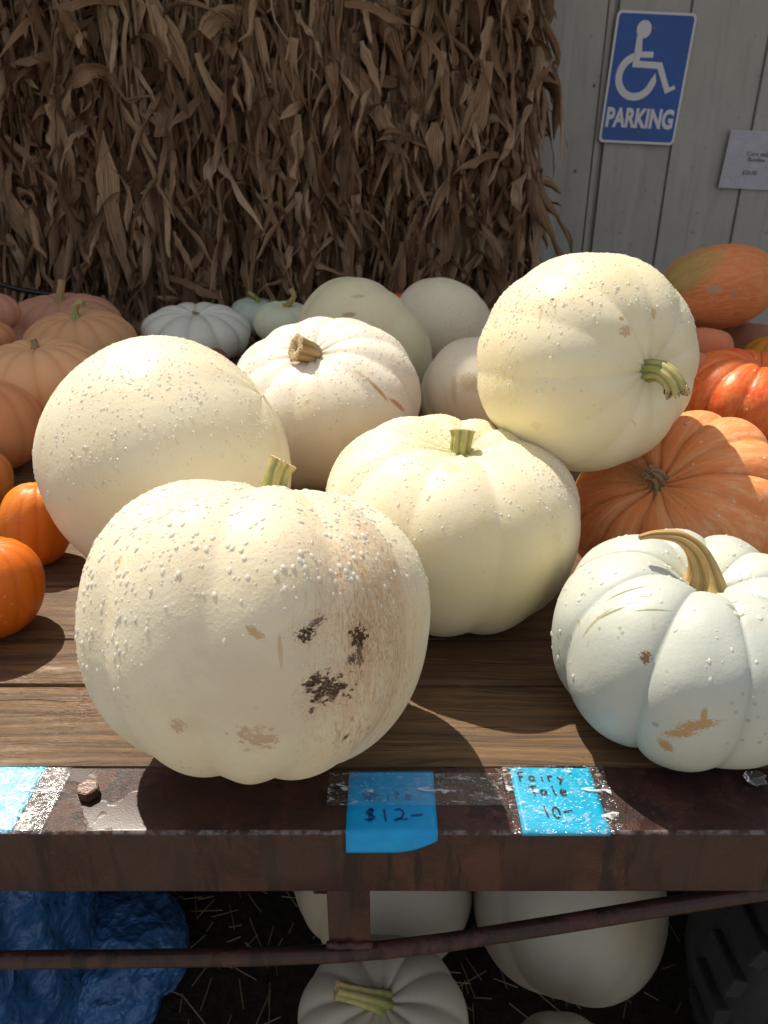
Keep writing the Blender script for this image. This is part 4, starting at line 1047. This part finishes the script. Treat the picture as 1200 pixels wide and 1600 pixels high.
pumpkin('cream_pumpkin', 'yellowish cream pumpkin behind the ivory one',
        white_far('yellow_cream_skin', (.72, .67, .44), (.66, .60, .38), lambda r: [S_(r, 545, 492, 22, 8, (.40, .28, .13), k=.8, wob=.7, ns=5), S_(r, 560, 463, 20, 7, (.45, .33, .18), k=.6, wob=.6)]),
        568, 540, 215, Vector((.65, .35, .65)), H=.84, n=9, depth=.03, dent=.1, seed=43, lump=.02, res=(160, 90))
M_PALEBLUE = skin('pale_blue_skin', (.74, .745, .64), (.75, .73, .60), groove=(.44, .50, .46), rough=.4, mott=.7, speck=.3, bump=.25, sss=.05)
pumpkin('fairy_tale_pumpkin', 'flat pale blue ribbed pumpkin behind the smooth pale one', M_PALEBLUE, 306, 521, 172, Vector((.06, -.12, 1)), spin=.2, H=.50, n=11, depth=.12, dent=.12, seed=44, lump=.02, res=(160, 80), sharp=.6,
        stem=dict(path=[(0, .03, .02), (.01, .06, .03)], r0=.07, r1=.07, flare=1.3), smat=SM_DRY)
M_MINT = skin('mint_skin', (.54, .62, .54), (.58, .62, .46), rough=.4, mott=.7, bump=.25, sss=.05)
pumpkin('fairy_tale_pumpkin', 'small mint pumpkin with its stem lying over, back row', M_MINT, 402, 494, 86, Vector((.1, -.1, 1)), H=.66, n=10, depth=.05, dent=.1, seed=45, res=(110, 60),
        stem=dict(path=[(-.02, .10, 0), (-.15, .24, 0), (-.32, .34, 0)], r0=.08, r1=.07), smat=SM_GREEN)
M_MINTY = skin('mint_yellow_skin', (.58, .62, .45), (.62, .62, .40), rough=.4, mott=.7, bump=.25, sss=.05)
pumpkin('fairy_tale_pumpkin', 'small green tinted pumpkin with curled stem behind the ivory one', M_MINTY, 446, 506, 100, Vector((.1, -.1, 1)), H=.66, n=10, depth=.05, dent=.1, seed=47, res=(110, 60), depth_z=1.98,
        stem=dict(path=[(.12, .1, .1), (.25, .30, .1), (.14, .50, .1)], r0=.10, r1=.08), smat=SM_TAN)
pumpkin('pumpkin', 'bright red pumpkin barely showing in front of the corn', M_RED, 618, 486, 84, Vector((.1, .1, 1)), H=.75, n=12, depth=.06, seed=48, res=(96, 50))
M_SQ = skin('brown_gourd_skin', (.14, .07, .035), (.2, .1, .05), rough=.5)
pumpkin('squash', 'tiny dark brown gourd tip between the pale blue and ivory pumpkins', M_SQ, 340, 566, 36, Vector((-.2, .3, 1)), H=1.3, n=6, depth=.05, dent=0, seed=49, res=(60, 40), depth_z=1.52)

# --- peach kinds on the left
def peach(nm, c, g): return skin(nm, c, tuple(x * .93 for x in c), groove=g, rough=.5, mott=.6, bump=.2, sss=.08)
P1 = peach('pink_peach_skin', (.60, .30, .20), (.52, .24, .15)); P2 = peach('peach_skin', (.74, .40, .20), (.62, .30, .13)); P3_ = peach('terracotta_skin', (.68, .29, .13), (.57, .22, .09))
pumpkin('peach_pumpkin', 'dusky pink flat pumpkin with upright stem at the back left', P1, 98, 512, 190, Vector((.02, -.08, 1)), spin=.3, H=.56, n=14, depth=.04, dent=.08, seed=51, res=(150, 76), sharp=.8,
        stem=dict(path=[(.01, .12, 0), (.03, .28, 0), (.035, .36, 0)], r0=.07, r1=.06), smat=SM_TAN)
pumpkin('peach_pumpkin', 'peach pumpkin with crooked green stem behind the front peach one', P2, 125, 540, 182, Vector((.0, -.08, 1)), spin=.1, H=.62, n=14, depth=.045, dent=.10, seed=52, res=(150, 76), sharp=.8,
        stem=dict(path=[(-.02, .12, 0), (.0, .22, .02), (.08, .27, .03), (.15, .25, .04)], r0=.07, r1=.06), smat=SM_GREEN)
pumpkin('peach_pumpkin', 'peach pumpkin with stubby forked brown stem beside the smooth pale one', P2, 62, 594, 205, Vector((.0, -.05, 1)), spin=.7, H=.64, n=13, depth=.045, dent=.12, seed=53, res=(150, 76), sharp=.8,
        stem=dict(path=[(.0, .06, 0), (-.01, .14, .02)], r0=.07, r1=.05, ragged=.6), smat=SM_DRY, depth_z=1.55)
pumpkin('peach_pumpkin', 'terracotta pumpkin in shade at the left edge', P3_, -26, 668, 194, Vector((-.1, .1, 1)), spin=.3, H=.86, n=12, depth=.035, dent=.1, seed=54, res=(150, 76), sharp=.8)
pumpkin('peach_pumpkin', 'pink pumpkin cut off by the left edge, highest of its row', P1, -28, 488, 122, Vector((.1, .1, 1)), H=.62, n=13, depth=.05, dent=.1, seed=55, res=(110, 60), depth_z=2.02)
pumpkin('peach_pumpkin', 'terracotta pumpkin sliver at the left edge below the pink one', P3_, -30, 528, 110, Vector((.1, .1, 1)), H=.62, n=13, depth=.05, dent=.1, seed=56, res=(110, 60), depth_z=1.80)
def orange(nm, c, g, st_): return skin(nm, c, tuple(x * .85 for x in c), groove=g, streak=st_, rough=.36, mott=.9, bump=.6, speck=.7, speck_col=(.62, .36, .24))
O1 = orange('orange_skin', (.82, .22, .012), (.62, .12, .006), (.72, .23, .03)); O2 = orange('deep_orange_skin', (.76, .17, .008), (.52, .09, .004), (.64, .17, .02))
pumpkin('orange_pumpkin', 'plain orange pumpkin at the left edge, lowest and nearest the rail', O2, -16, 918, 174, Vector((.1, .15, 1)), spin=.2, H=1.06, n=13, depth=.028, dent=.1, seed=57, res=(170, 96), sharp=.7)
pumpkin('orange_pumpkin', 'orange pumpkin squeezed between the smooth pale one and the left edge', O1, 56, 818, 118, Vector((.1, .2, 1)), spin=.5, H=1.25, n=13, depth=.028, dent=.1, seed=58, res=(150, 86), sharp=.7)
pumpkin('orange_pumpkin', 'light orange pumpkin sliver at the left edge above the others', orange('light_orange_skin', (.66, .23, .05), (.5, .15, .03), (.7, .26, .07)), -32, 748, 108, Vector((0, .1, 1)), H=1.0, n=12, depth=.03, seed=59, res=(120, 70))
# just outside the left edge: its shadow falls into the picture
pumpkin('orange_pumpkin', 'orange pumpkin just past the left edge, its shadow on the planks', O2, -175, 1045, 250, Vector((.1, .1, 1)), H=.95, n=13, depth=.03, dent=.1, seed=60, res=(110, 60),
        stem=dict(path=[(.03, .15, 0), (.14, .36, 0), (.36, .52, 0)], r0=.09, r1=.07), smat=SM_GREEN)

# --- under the wagon, on the ground
M_SHADE_W = lambda nm, a: white_far(nm, (.52, .48, .39), (.48, .43, .32), lambda r: [S_(r, a, 1430, 90, 120, (.60, .46, .30), soft=1.1, k=.5, ns=3)])  # cream darkened: the shade under the wagon is put into the skin colour
pumpkin('cream_pumpkin', 'cream pumpkin under the wagon behind the steel strut', M_SHADE_W('shaded_cream_a', 490), 598, 1378, 280, Vector((.6, .5, .5)), spin=.3, H=.9, n=9, depth=.03, seed=61, res=(150, 86), floor=0)
pumpkin('cream_pumpkin', 'largest cream pumpkin under the wagon, right of the strut', M_SHADE_W('shaded_cream_b', 1000), 892, 1420, 306, Vector((.2, .7, .5)), spin=.9, H=.92, n=9, depth=.03, seed=62, res=(150, 86), floor=0)
pumpkin('cream_pumpkin', 'cream pumpkin with green stem on the ground below the truss rod', M_SHADE_W('shaded_cream_c', 560), 597, 1625, 272, camdir(-.02, .86, .5), spin=.2, H=.84, n=12, depth=.05, dent=.14, seed=63, res=(170, 96), floor=0, depth_z=1.16,
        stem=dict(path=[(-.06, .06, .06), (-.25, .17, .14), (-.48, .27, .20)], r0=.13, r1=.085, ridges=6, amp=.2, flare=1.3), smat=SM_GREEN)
pumpkin('cream_pumpkin', 'cream pumpkin top peeking in at the bottom edge', M_SHADE_W('shaded_cream_d', 900), 890, 1712, 230, Vector((.1, .2, 1)), spin=.2, H=.8, n=10, depth=.05, dent=.12, seed=64, res=(120, 70), floor=0, depth_z=1.13)

# ------------------------------------------------------------------ blue tarp, bin, straw
def tarp_mat():
    m = Mat('blue_woven_tarp'); v = m.coord(); n = m.noise(v, 8, 5, .6, .8)
    nn = m.noise(v, 7, 3, .5, col=True)
    ad = m.node('VectorMath', operation='MULTIPLY_ADD'); m.L(nn, ad.inputs[0]); ad.inputs[1].default_value = (.16, .16, .16); m.L(v, ad.inputs[2]); q = ad.outputs[0]
    h_ = m.math('ADD', m.math('MULTIPLY', m.voro(m.mapping(q, sc=(1, 1, 1.5)), 11, 0), 2.2), m.math('MULTIPLY', m.voro(m.mapping(q, rot=(.5, .4, .2), sc=(1.3, 1, 1)), 30, 0), .9))
    h_ = m.math('ADD', h_, m.math('MULTIPLY', m.voro(q, 85, 0), .35))
    col = m.ramp(n, [(.3, (.018, .075, .23)), (.7, (.055, .175, .42))])
    fold = m.math('MULTIPLY', m.ramp(m.noise(m.mapping(q, rot=(0, .4, 0), sc=(3, 1, .25)), 75, 3, .7), [(.56, 0), (.64, .5)]), m.ramp(n, [(.4, .2), (.6, 1)]))
    col = m.mix(fold, col, (.17, .32, .58))
    m.set(col=col, rough=.38, nrm=m.bump(h_, .75, .010)); return m.m
def tarp(label, cx, cy, rx, ry, h, seed, m_, res=90):
    rs = np.random.RandomState(seed)
    T, Pp = np.meshgrid(np.linspace(.0, 1, res), np.linspace(0, math.tau, res * 2, endpoint=False), indexing='ij')
    a = T ** .8
    rr = np.sin(np.clip(a, 0, 1) * math.pi / 2) ; zz = np.cos(a * math.pi / 2) ** .7
    P = np.c_[(rr * np.cos(Pp)).ravel(), (rr * np.sin(Pp)).ravel(), zz.ravel()]
    w1 = Waves(seed, 9, 2, 6); w2 = Waves(seed + 1, 14, 7, 20)
    d = .10 * w1(P) + .07 * (.4 - np.abs(w2(P))) + .045 * (.4 - np.abs(Waves(seed + 2, 14, 18, 40)(P))) + .012 * np.abs(Waves(seed + 6, 12, 50, 90)(P))
    nrm = P / np.linalg.norm(P, axis=1)[:, None]; P = P + nrm * d[:, None]
    P = P * [rx, ry, h]; P[:, 2] = np.maximum(P[:, 2], .004)
    nu = res * 2; fs = [(i * nu + j, i * nu + (j + 1) % nu, (i + 1) * nu + (j + 1) % nu, (i + 1) * nu + j) for i in range(res - 1) for j in range(nu)]
    o = mesh_obj('tarp', P, fs, m_, None, True, (cx, cy, 0)); tag(o, label, 'tarp'); return o
M_TARP = tarp_mat()
tarp('crumpled blue tarp heaped under the wagon at the left', -.88, .93, .31, .30, .62, 5, M_TARP)
tarp('low dark fold of blue tarp on the ground right of the big tarp heap', -.57, .97, .17, .16, .12, 9, M_TARP, 50)
m = Mat('cloudy_plastic'); m.set(col=(.14, .145, .15), rough=.3, trans=.25, nrm=m.bump(m.noise(m.coord(), 20, 3), .3, .004))
M_BIN = m.m
tub = empty('plastic_tub', (-.50, 1.32, 0)); tag(tub, 'cloudy grey plastic tub behind the blue tarp under the wagon', 'tub')
def ring_lathe(name, prof, mat, parent, seg=40):
    vs, fs = [], []; n = len(prof)
    for k in range(seg):
        t = k * math.tau / seg
        for r, z in prof: vs.append((r * math.cos(t), r * math.sin(t), z))
    for k in range(seg):
        for j in range(n - 1): fs.append((k * n + j, ((k + 1) % seg) * n + j, ((k + 1) % seg) * n + j + 1, k * n + j + 1))
    return mesh_obj(name, vs, fs, mat, parent, True)
ring_lathe('body', [(0, .003), (.14, .003), (.155, .02), (.175, .42), (.172, .42), (.152, .024), (0, .01)], M_BIN, tub)
ring_lathe('rim', [(.176, .415), (.184, .417), (.185, .428), (.176, .432), (.171, .425), (.176, .415)], M_BIN, tub)
M_STRAW = simple('straw', (.20, .15, .08), .8, 0, 0, 60, .4)
rs = np.random.RandomState(77); vs, fs = [], []
for i in range(1500):
    c = np.array([rs.uniform(-.8, 1.1), rs.uniform(.6, 2.4), .004 + rs.rand() * .02]); a = rs.uniform(0, 6.28); L = rs.uniform(.02, .09)
    d = np.array([math.cos(a), math.sin(a), rs.normal(0, .12)]) * L / 2; s = np.array([-math.sin(a), math.cos(a), 0]) * .0011; z = np.array([0, 0, .0016])
    k = len(vs); vs += [c - d - s, c - d + s, c - d + z, c + d - s, c + d + s, c + d + z]; fs += [(k, k + 1, k + 4, k + 3), (k + 1, k + 2, k + 5, k + 4), (k + 2, k, k + 3, k + 5)]
o = mesh_obj('straw', vs, fs, M_STRAW); tag(o, 'scattered bits of straw on the dark ground under the wagon', 'straw', kind='stuff')
# crumpled scrap of clear plastic on the rail under the blue pumpkin
bm = bmesh.new(); bmesh.ops.create_icosphere(bm, subdivisions=2, radius=.011)
rr = random.Random(4)
for q in bm.verts: q.co = Vector((q.co.x * rr.uniform(.7, 1.3), q.co.y * rr.uniform(.6, 1.1), q.co.z * rr.uniform(.3, .6)))
m = Mat('clear_plastic'); m.set(col=(.8, .82, .85), rough=.08, trans=.9, ior=1.3)
pp = at_z(1180, 1222, DECK); o = bm_obj('plastic_scrap', bm, m.m, None, False, (pp.x, pp.y, DECK + .006)); tag(o, 'crumpled clear plastic scrap on the rail below the blue grey pumpkin', 'plastic scrap')
